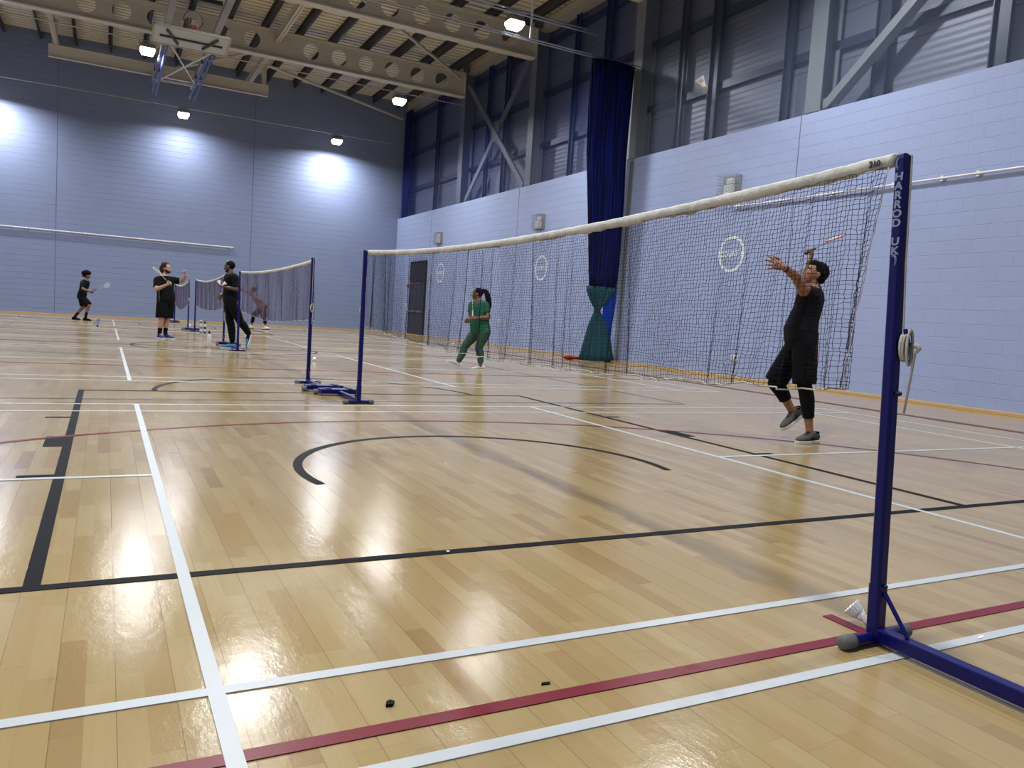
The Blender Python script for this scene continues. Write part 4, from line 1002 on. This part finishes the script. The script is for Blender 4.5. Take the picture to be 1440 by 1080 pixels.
def shoe(t, heel, toe, up, m, msole, s=1.0, mlace=None, stripes=None):
    heel, toe = V(heel), V(toe); d = (toe-heel); L = max(d.length, .24)*1.0; d.normalize(); u = V(up); u = (u-d*u.dot(d)).normalized(); sd = d.cross(u)
    L = .285*s; heel = (heel+toe)/2-d*L/2
    mb = MB(); R = []
    for x, w, h in ((0.0, .022, .050), (.03, .034, .075), (.22, .037, .088), (.36, .039, .086), (.52, .043, .066), (.70, .048, .052), (.86, .043, .040), (.96, .030, .030), (1.0, .014, .022)):
        c = heel+d*(L*x)+u*.018
        R.append([c+sd*w*s*math.copysign(abs(math.cos(q))**.8, math.cos(q))+u*(h*s*.5+h*s*.5*math.sin(q)) for q in [2*PI*i/16 for i in range(16)]])
    mb.rings(R); sh = remeshed(mb, 'shoe', m, t, .006, 2)
    mb = MB(); R = []
    for x, w in ((-.015, .020), (.02, .036), (.25, .038), (.45, .040), (.70, .051), (.88, .045), (.98, .028), (1.02, .012)):
        c = heel+d*(L*x)
        R.append([c+sd*w*s, c+sd*w*s+u*.026*s, c-sd*w*s+u*.026*s, c-sd*w*s])
    mb.rings(R); mb.build('sole', msole, sh, smooth=False, bevel=.004)
    if stripes:
        mb = MB()
        for q in range(3):
            for e in (-1, 1):
                x0_ = L*(.34+.08*q); p = heel+d*x0_+sd*e*.0405*s+u*.030; p2 = heel+d*(x0_+.03)+sd*e*.034*s+u*(.074-.008*q)*s; mb.tube([p, lerp(p, p2, .5)+sd*e*.003, p2], .0042, 6)
        mb.tube([heel+d*(.03*L+.06*math.cos(a_)*.5+.03)+sd*.034*math.sin(a_)+u*.092*s for a_ in [2*PI*i/16 for i in range(17)]], .008, 6, close=False)
        mb.build('side_stripes', stripes, sh)
    if mlace:
        mb = MB()
        for q in range(4):
            p = heel+d*L*(.40+.07*q)+u*(.018+(.087-.009*q)*s); mb.tube([p-sd*.022, p+u*.004, p+sd*.022], .0035, 5)
        mb.build('laces', mlace, sh)
    return sh

def person(name, label, J, face, upv, skin, w=1., dp=1., belly=0., hs=1., voxel=.007, arms=1., legs=1., hands=None):
    """one continuous body surface from joints; returns root and head frame"""
    base = V(((J['heL'][0]+J['heR'][0])/2, (J['heL'][1]+J['heR'][1])/2, 0))
    t = thing('person', label, 'person', base); fr = head_frame(J, face, upv)
    mb = MB(); mb.rings(torso_rings(J, 0, -.3, 1.1, w, dp, belly))
    c, f, l, u = fr
    limb(mb, [lerp(J['pelvis'], J['neck'], .90), J['neck'], c-u*.05*hs-f*.015*hs], [.066, .056*hs, .054*hs])
    head_mesh(mb, fr, hs)
    for S in 'LR':
        sh, el, wr = V(J['sh'+S]), V(J['el'+S]), V(J['wr'+S]); a = arms
        limb(mb, [lerp(sh, lerp(J['pelvis'], J['neck'], .84), .45), sh, lerp(sh, el, .5), el], [.062*a, .058*a, .048*a, .040*a])
        limb(mb, [el, lerp(el, wr, .28), lerp(el, wr, .7), wr], [.040*a, .043*a, .032*a, .0255*a])
        hi, kn, an = V(J['hi'+S]), V(J['kn'+S]), V(J['an'+S]); b = legs
        limb(mb, [hi, lerp(hi, kn, .35), lerp(hi, kn, .75), kn], [.096*b, .086*b, .066*b, .057*b])
        sd = (V(J['toe' if 0 else 'to'+S])-V(J['he'+S])).normalized()
        limb(mb, [kn, lerp(kn, an, .3)-sd*.018, lerp(kn, an, .7)-sd*.006, an], [.056*b, .058*b, .041*b, .036*b])
        dr_ = (kn-an)-sd*(kn-an).dot(sd); dr_.normalize()
        limb(mb, [an, lerp(J['he'+S], J['to'+S], .35)+dr_*.045, lerp(J['he'+S], J['to'+S], .75)+dr_*.035], [.036*b, .034, .026])
        hd = (hands or {}).get(S)
        if hd: hand(mb, wr, V(J['ha'+S])-wr if 'd' not in hd else hd['d'], hd['palm'], hd['thumb'], hd.get('curl', .3), hd.get('spread', .1), hd.get('s', 1.0), hd.get('point', False))
    remeshed(mb, 'body', skin, t, voxel, 2)
    return t, fr
def shirt(t, J, m, w, dp, belly, sleeve=.55, inf=.018, z0=-.16, arms=1., voxel=.009, name='shirt'):
    mb = MB(); mb.rings(torso_rings(J, inf, z0, 1.0, w, dp, belly))
    for S in 'LR':
        sh, el = V(J['sh'+S]), V(J['el'+S]); c = lerp(J['pelvis'], J['neck'], .84)
        if sleeve > 0: limb_open(mb, [lerp(sh, c, .5), sh, lerp(sh, el, sleeve*.6), lerp(sh, el, sleeve)], [.078*arms, .074*arms, .068*arms, .070*arms])
        else: limb_open(mb, [lerp(sh, c, .6), lerp(sh, c, .15)], [.072, .066])
    return remeshed(mb, name, m, t, voxel, 3)
def limb_open(mb, P, r, n=16):
    p, rr = cat(P, r); mb.tube(p, rr, n)
def shorts(t, J, m, w, dp, belly, length=.8, inf=.022, legs=1., top=.12, flare=1.25, voxel=.009, name='shorts'):
    mb = MB(); mb.rings(torso_rings(J, inf, -.25, top+.1, w, dp, belly))
    for S in 'LR':
        hi, kn = V(J['hi'+S]), V(J['kn'+S]); limb_open(mb, [lerp(hi, J['pelvis'], .3)+V((0, 0, .02)), hi, lerp(hi, kn, length*.6), lerp(hi, kn, length)], [.11*legs, .112*legs, .095*legs*(.5+flare/2), .080*legs*flare])
    return remeshed(mb, name, m, t, voxel, 3)
def leggings(t, J, m, end=.75, inf=.009, legs=1., w=1., dp=1., belly=0., torso=True, voxel=.007, name='leggings', start=0.):
    mb = MB()
    if torso: mb.rings(torso_rings(J, inf+.004, -.25, .22, w, dp, belly))
    for S in 'LR':
        hi, kn, an = V(J['hi'+S]), V(J['kn'+S]), V(J['an'+S]); sd = (V(J['to'+S])-V(J['he'+S])).normalized(); b = legs
        limb(mb, [hi, lerp(hi, kn, .35), lerp(hi, kn, .75), kn], [.096*b+inf, .086*b+inf, .066*b+inf, .057*b+inf])
        e = end[S] if isinstance(end, dict) else end; limb_open(mb, [kn, lerp(kn, an, .3)-sd*.018, lerp(kn, an, e)-sd*.006], [.056*b+inf, .058*b+inf, (.058-(.022)*max(0, (e-.3)/.7))*b+inf])
    return remeshed(mb, name, m, t, voxel, 2)
def sock(t, J, S, m, start=.72, inf=.008, legs=1.):
    kn, an = V(J['kn'+S]), V(J['an'+S]); mb = MB(); sd = (V(J['to'+S])-V(J['he'+S])).normalized()
    limb_open(mb, [lerp(kn, an, start)-sd*.006, an, lerp(J['he'+S], J['to'+S], .3)+((kn-an)-sd*(kn-an).dot(sd)).normalized()*.06], [.041*legs+inf, .036*legs+inf, .036+inf]); return remeshed(mb, 'sock', m, t, .007, 2)
def hair(t, fr, m, blobs, s=1.0, curl=0, seed=0, name='hair', voxel=.006, cr=.018):
    c, f, l, u = fr; M = Matrix((f, l, u)).transposed(); mb = MB(); rnd = random.Random(seed)
    for (x, y, z, a, b, d) in blobs:
        cc = c+(f*x+l*y+u*z)*s; mb.ball(cc, (a*s, b*s, d*s), M, 20, 14)
        for q in range(curl):
            th = math.acos(rnd.uniform(-.55, 1)); ph = rnd.uniform(0, 2*PI)
            p = V((a*math.sin(th)*math.cos(ph), b*math.sin(th)*math.sin(ph), d*math.cos(th)))
            if x+p.x > .035 and z+p.z < .085: continue
            mb.ball(cc+(M @ p)*s, rnd.uniform(.55, 1.2)*cr, nu=8, nv=6)
    return remeshed(mb, name, m, t, voxel, 2)
def racket(grip, tip, label, face_n, col, loc=None, grpcol=None):
    """badminton racket, grip = butt end, tip = top of the head"""
    a, b = V(grip), V(tip); d = (b-a).normalized(); b = a+d*.67
    n = V(face_n); n = (n-d*n.dot(d)).normalized(); s = d.cross(n)
    t = thing('badminton_racket', label, 'racket', a)
    mb = MB(); mb.tube([a, a+d*.01, a+d*.16, a+d*.18], [.0155, .0135, .0125, .008], 8); mb.build('grip', grpcol or M_black, t)
    mb = MB(); mb.tube([a+d*.17, a+d*.44], .0036, 8); mb.build('shaft', col, t, smooth=True)
    hc = a+d*.555; ra, rb = .115, .095; N_ = 40; pts = [hc+d*ra*math.cos(q)+s*rb*math.sin(q)*(1+.06*math.cos(q)) for q in [2*PI*i/N_ for i in range(N_+1)]]
    mb = MB(); mb.tube(pts, .0055, 8, close=False); mb.build('head_frame', col, t, smooth=True)
    mb = MB()
    for i in range(-8, 9):
        q = i*.0108
        if abs(q) < rb*.97:
            h = ra*math.sqrt(1-(q/rb)**2)*.98; mb.tube([hc+s*q-d*h, hc+s*q+d*h], .0010, 3)
    for i in range(-10, 11):
        q = i*.0108; h = rb*math.sqrt(max(0, 1-(q/ra)**2))*.98; mb.tube([hc+d*q-s*h, hc+d*q+s*h], .0010, 3)
    mb.build('string_bed', M_white, t)
    return t

LEFT = V((-.885, .461, 0)); RIGHT = -LEFT; AWAY = V((.465, .881, 0)); NEARC = -AWAY; UP = V((0, 0, 1))
S_tan = mat('tan_skin', srgb(160, 110, 80), .5, vary=.08, scale=12)
S_brown = mat('brown_skin', srgb(132, 86, 66), .5, vary=.08, scale=12)
S_pale = mat('pale_skin', srgb(190, 146, 124), .5, vary=.06, scale=12)
S_dark = mat('dark_skin', srgb(84, 56, 46), .5, vary=.08, scale=12)
H_black = mat('black_hair', srgb(11, 9, 9), .65, spec=.08, bump=.8, bscale=140)
H_brown = mat('brown_hair', srgb(62, 40, 28), .65, spec=.1, bump=.8, bscale=120)
C_black = mat('black_cloth', srgb(13, 14, 16), .85, bump=.25, bscale=18)
C_blackshort = mat('black_shorts_cloth', srgb(8, 8, 10), .85, bump=.25, bscale=14)
C_char = mat('charcoal_cloth', srgb(19, 20, 22), .85, bump=.3, bscale=16)
C_green = mat('green_cloth', srgb(42, 106, 76), .8, bump=.3, bscale=16)
C_green2 = mat('dark_green_leggings', srgb(34, 78, 58), .7, bump=.15, bscale=30)
C_greyshoe = mat('grey_knit', srgb(80, 80, 72), .8, vary=.4, scale=60)
C_pink = mat('dusty_pink_cloth', srgb(128, 104, 100), .8, bump=.2, bscale=16)
C_maroon = mat('dark_maroon_cloth', srgb(46, 26, 32), .8, bump=.2, bscale=16)
C_blueshoe = mat('royal_blue_knit', srgb(20, 38, 112), .6)
C_cyan = mat('cyan_knit', srgb(26, 128, 196), .55)
C_whiteshoe = mat('white_knit', srgb(214, 212, 196), .7)
C_sole = mat('white_sole', srgb(216, 216, 210), .6)
C_lime = mat('lime_trim', srgb(168, 204, 66), .6)
def band(t, p, q, r, h, m, name):
    mb = MB(); p, q = V(p), V(q); d = (q-p).normalized(); mb.tube([p, p+d*h], r, 20); return mb.build(name, m, t, smooth=False, bevel=.003)

# 1. the player jumping at the near net
J = POSES['near']
t, fr = person('person', 'man in black sleeveless top and shorts reaching up with both arms behind the near net', J, LEFT+UP*.42, UP-LEFT*.42, S_tan, w=1.0, dp=.94, belly=.07, hs=1.02, voxel=.0055, arms=1.0,
    hands={'L': dict(palm=AWAY*.9+UP*-.25, thumb=UP, curl=.12, spread=.55, s=1.1, d=LEFT*.9+UP*.22+NEARC*.15), 'R': dict(palm=LEFT, thumb=NEARC*.3+AWAY*0+UP*0+RIGHT*.2+V((0, 0, .3)), curl=.85, spread=.0, s=1.0, d=UP*.9+RIGHT*.15)})
face_parts(t, fr, 1.02, H_black)
hair(t, fr, H_black, [(-.026, 0, .040, .098, .086, .094), (-.055, 0, -.005, .055, .074, .07), (.02, 0, .085, .07, .062, .04)], curl=40, seed=2, cr=.009)
shirt(t, J, C_char, 1.0, .94, .07, sleeve=0, inf=.017, z0=-.15, name='sleeveless_top')
shorts(t, J, C_blackshort, 1.0, .96, .05, length=.98, flare=1.3, legs=1.02)
leggings(t, J, C_black, end={'L': .78, 'R': .55}, torso=False)
for S in 'LR':
    shoe(t, J['he'+S], J['to'+S], UP if S == 'L' else (V(J['knR'])-V(J['anR'])), C_greyshoe, C_sole, 1.08, C_black, C_blackshort)
mb = MB(); w0, e0 = V(J['wrL']), V(J['elL']); dd = (e0-w0).normalized(); mb.tube([w0+dd*.012, w0+dd*.036], .031, 16); mb.build('wristwatch', M_black, t)
mb = MB(); sdv = RIGHT; hp = V(J['hiL'])+NEARC*.118
for k in range(7):
    p = lerp(V(J['hiL'])+NEARC*.095+RIGHT*.070, V(J['knL'])+NEARC*.068+RIGHT*.055, .1+.12*k); mb.ball(p, (.012, .012, .020), nu=8, nv=6)
mb.build('red_side_pattern', mat('dull_red_print', srgb(92, 24, 28), .8), t, smooth=True)
gr = V(J['wrR'])+UP*.07+RIGHT*.0+LEFT*.03; tip = V(J['racketend'])
dr = (tip-gr).normalized()
racket(gr-dr*.03, tip, 'red and white racket swung behind the head of the man at the near net', UP*.95+LEFT*.3, mat('red_racket', srgb(176, 44, 50), .35))

# 2. the woman in green
J = POSES['woman']
t, fr = person('person', 'woman in green T-shirt and green leggings walking beyond the near net', J, LEFT, UP, S_brown, w=1.06, dp=1.12, belly=.03, hs=.95, voxel=.0075, legs=1.06,
    hands={'L': dict(palm=UP*-.3+AWAY, thumb=UP, curl=.6, s=.92, d=LEFT), 'R': dict(palm=NEARC, thumb=UP, curl=.8, s=.92, d=LEFT+NEARC*.3)})
face_parts(t, fr, .95, H_black)
hair(t, fr, H_black, [(-.026, 0, .036, .096, .084, .090), (-.05, 0, -.0, .06, .07, .06)], s=.95, seed=3)
c, f, l, u = fr
mb = MB(); limb(mb, [c-f*.09+u*.07, c-f*.16+u*.05, c-f*.205-u*.06, c-f*.235-u*.18, c-f*.245-u*.28], [.03, .045, .055, .048, .018]); mb.ball(c-f*.10+u*.075, .035)
remeshed(mb, 'ponytail', H_black, t, .009, 2)
shirt(t, J, C_green, 1.06, 1.15, .035, sleeve=.62, inf=.018, z0=-.16, name='t_shirt', arms=1.0)
leggings(t, J, C_green2, end=.93, legs=1.08, w=1.06, dp=1.15, inf=.010, voxel=.009)
for S in 'LR':
    shoe(t, J['he'+S], J['to'+S], UP, C_whiteshoe, C_sole, .88)
pc = lerp(J['pelvis'], J['neck'], .72); frn = (V(J['shL'])-V(J['shR'])).cross(UP).normalized()
mb = MB(); p = pc+frn*.150+NEARC*.02; mb.tube([p-UP*.012+NEARC*.03, p-UP*.02, p+UP*.012+LEFT*.0-NEARC*.05], [.004, .010, .003], 6); mb.build('chest_logo', M_white, t, smooth=True)
racket(V(J['wrL'])+LEFT*.05-UP*.02+NEARC*.0, V(J['wrL'])+LEFT*.11+UP*.50+AWAY*.30, 'racket held upright before the chest of the woman in green', LEFT, mat('pale_racket', srgb(206, 204, 190), .4), grpcol=M_white)

# 3. far left player
J = POSES['left']
t, fr = person('person', 'crouching curly black haired player in dark shirt and shorts at far left', J, RIGHT, UP, S_brown, w=.95, dp=1.0, belly=.0, hs=.98, voxel=.010,
    hands={'R': dict(palm=AWAY, thumb=UP, curl=.8, d=RIGHT), 'L': dict(palm=NEARC, thumb=UP, curl=.5, d=RIGHT)})
face_parts(t, fr, .98, H_black)
hair(t, fr, H_black, [(-.03, 0, .075, .135, .115, .085), (-.06, 0, .01, .075, .085, .075)], curl=90, seed=5, cr=.030, voxel=.010)
C_dgreen = mat('very_dark_green_cloth', srgb(13, 26, 22), .85, bump=.2, bscale=16)
shirt(t, J, C_dgreen, .95, 1.05, 0, sleeve=.8, inf=.024, z0=-.22, voxel=.012)
shorts(t, J, C_blackshort, 1.0, 1.05, 0, length=.92, flare=1.45, legs=1.05, voxel=.012)
mb = MB(); p = V(J['shR']); mb.tube([p+UP*.055+NEARC*.04, p-UP*.02+NEARC*.085, p-UP*.10+NEARC*.090], [.010, .013, .010], 6); mb.build('shoulder_stripe', mat('pale_green_trim', srgb(96, 116, 96), .7), t)
for S in 'LR': sock(t, J, S, C_black, .62); shoe(t, J['he'+S], J['to'+S], UP, C_black, C_black, 1.0)
racket(V(J['haR'])-RIGHT*.06, J['racketend'], 'white faced racket held out low by the far left player', NEARC*.8+UP*.3+RIGHT*0, mat('silver_racket', srgb(176, 180, 186), .35))

# 4. curly haired bearded man with racket over the shoulder
J = POSES['beard']
t, fr = person('person', 'man with wavy brown hair, black shirt and shorts, blue shoes, racket on shoulder', J, RIGHT+NEARC*.12, UP, S_pale, w=1.12, dp=1.1, belly=.04, hs=1.02, voxel=.0085, arms=1.12, legs=1.08,
    hands={'R': dict(palm=AWAY*.8+UP*.2, thumb=UP, curl=.85, d=RIGHT+UP*.5), 'L': dict(palm=NEARC*.6+LEFT*.5, thumb=LEFT, curl=.75, d=UP*.9+LEFT*.2, point=True)})
face_parts(t, fr, 1.02, H_brown)
hair(t, fr, H_brown, [(-.034, 0, .040, .100, .090, .094), (-.070, 0, -.02, .065, .094, .085), (-.07, 0, -.07, .055, .085, .05)], curl=60, seed=6, cr=.022, voxel=.009)
hair(t, fr, H_brown, [(.055, 0, -.082, .044, .048, .034), (.03, .045, -.06, .042, .022, .042), (.03, -.045, -.06, .042, .022, .042)], name='beard', voxel=.007)
shirt(t, J, C_black, 1.14, 1.12, .04, sleeve=.72, inf=.022, z0=-.22, arms=1.15, voxel=.010)
shorts(t, J, C_blackshort, 1.1, 1.1, .02, length=.88, flare=1.5, legs=1.12, voxel=.010)
mb = MB(); a_ = V(J['shR'])-UP*.16+NEARC*.10+RIGHT*.10; b_ = V(J['hiR'])+NEARC*.085+LEFT*.02
mb.tube([a_, lerp(a_, b_, .5)+NEARC*.045, b_+NEARC*.03], [.008, .011, .010], 6); mb.build('side_piping', mat('olive_trim', srgb(92, 88, 58), .7), t)
for S in 'LR': sock(t, J, S, C_black, .60, legs=1.05); shoe(t, J['he'+S], J['to'+S], UP, C_blueshoe, C_sole, 1.05, M_white)
hr = V(J['wrR'])+(RIGHT+UP*.5).normalized()*.07
dr = (V(J['racketend'])-hr).normalized()
racket(hr-dr*.09, J['racketend'], 'racket resting over the shoulder of the wavy haired man', AWAY.cross(dr), mat('white_racket', srgb(216, 216, 210), .35))

# 5. black clad man holding shuttlecocks
J = POSES['black']
t, fr = person('person', 'man all in black with bright blue shoes behind a post, holding white shuttlecocks', J, LEFT-UP*.12, UP, S_dark, w=1.0, dp=1.05, belly=.02, hs=1.02, voxel=.008,
    hands={'L': dict(palm=UP, thumb=LEFT*.3+NEARC, curl=.35, d=LEFT*1+UP*.05), 'R': dict(palm=LEFT*.3+NEARC, thumb=LEFT, curl=.8, d=-UP+LEFT*.5)})
face_parts(t, fr, 1.02, H_black)
hair(t, fr, H_black, [(-.024, 0, .036, .100, .082, .092)], voxel=.007)
hair(t, fr, H_black, [(.045, 0, -.084, .040, .042, .030), (.02, .045, -.06, .03, .014, .035), (.02, -.045, -.06, .03, .014, .035)], name='beard', voxel=.007)
shirt(t, J, C_black, 1.02, 1.08, .02, sleeve=.85, inf=.022, z0=-.20, voxel=.010, name='polo_shirt')
leggings(t, J, C_blackshort, end=.97, inf=.022, legs=1.0, w=1.0, dp=1.05, voxel=.010, name='trousers')
mb = MB(); ck = V(J['neck']); mb.tube([ck+LEFT*.075+UP*.03, ck+LEFT*.095-UP*.06, ck+LEFT*.11-UP*.11], [.012, .020, .004], 8); mb.build('open_collar', S_dark, t, smooth=True)
mb = MB(); pc = lerp(J['pelvis'], J['neck'], .78)+LEFT*.115+NEARC*.075; mb.ball(pc, (.014, .014, .022)); mb.build('chest_badge', mat('grey_print', srgb(120, 116, 112), .7), t, smooth=True)
mb = MB(); c, f, l, u = fr; mb.ball(c+u*.120-f*.0, (.028, .03, .010), nu=12, nv=6); mb.ball(c+u*.098-f*.062, (.022, .03, .014), nu=12, nv=6); mb.build('hair_highlight', M_white, t, smooth=True)  # white blobs standing in for light glinting on the black hair
for S in 'LR':
    sock(t, J, S, C_black, .80)
    s_ = shoe(t, J['he'+S], J['to'+S], UP if S == 'R' else LEFT*.9+UP*.3, C_cyan, C_sole, 1.05, C_lime)
hl = V(J['wrL'])+LEFT*.095
shuttlecock(hl+UP*.045, (-.3, .2, .8), 'white shuttlecock on top of the hand of the black clad man', 1.15)
shuttlecock(hl+UP*.035+RIGHT*.055, (.5, -.1, .5), 'white shuttlecock nearest the wrist of the black clad man', 1.1)
hr = V(J['wrR'])+(-UP+LEFT*.5).normalized()*.075
racket(hr+UP*.10+RIGHT*.02, hr-UP*.5+AWAY*.35, 'racket hanging down from the lower hand of the black clad man', RIGHT, mat('dark_racket', srgb(40, 42, 50), .35), grpcol=M_white)

# 6. crouching player behind the second net
J = POSES['crouch']
t, fr = person('person', 'crouching player in dusty pink T-shirt seen through the second net', J, LEFT+UP*.1, UP-LEFT*.1, S_brown, w=1.0, dp=1.05, belly=.02, hs=1.0, voxel=.010,
    hands={'R': dict(palm=NEARC, thumb=UP, curl=.4, d=LEFT), 'L': dict(palm=NEARC, thumb=UP, curl=.5, d=-UP)})
face_parts(t, fr, 1.0, H_black)
hair(t, fr, H_black, [(-.024, 0, .040, .100, .084, .092)], voxel=.009)
shirt(t, J, C_pink, 1.05, 1.15, .03, sleeve=.7, inf=.028, z0=-.16, voxel=.012, name='t_shirt', arms=1.1)
shorts(t, J, C_maroon, 1.0, 1.05, 0, length=.95, flare=1.4, voxel=.012)
leggings(t, J, C_black, end=.6, torso=False, voxel=.010)
mb = MB(); a_ = V(J['hiL'])+NEARC*.10+RIGHT*.03; b_ = V(J['knL'])+NEARC*.10; mb.tube([a_, lerp(a_, b_, .5)+NEARC*.02, b_], [.016, .018, .016], 6); mb.build('pale_side_stripe', mat('dusty_stripe', srgb(150, 130, 122), .8), t)
for S in 'LR': sock(t, J, S, M_white, .80); shoe(t, J['he'+S], J['to'+S], UP, C_whiteshoe, C_black, 1.0)
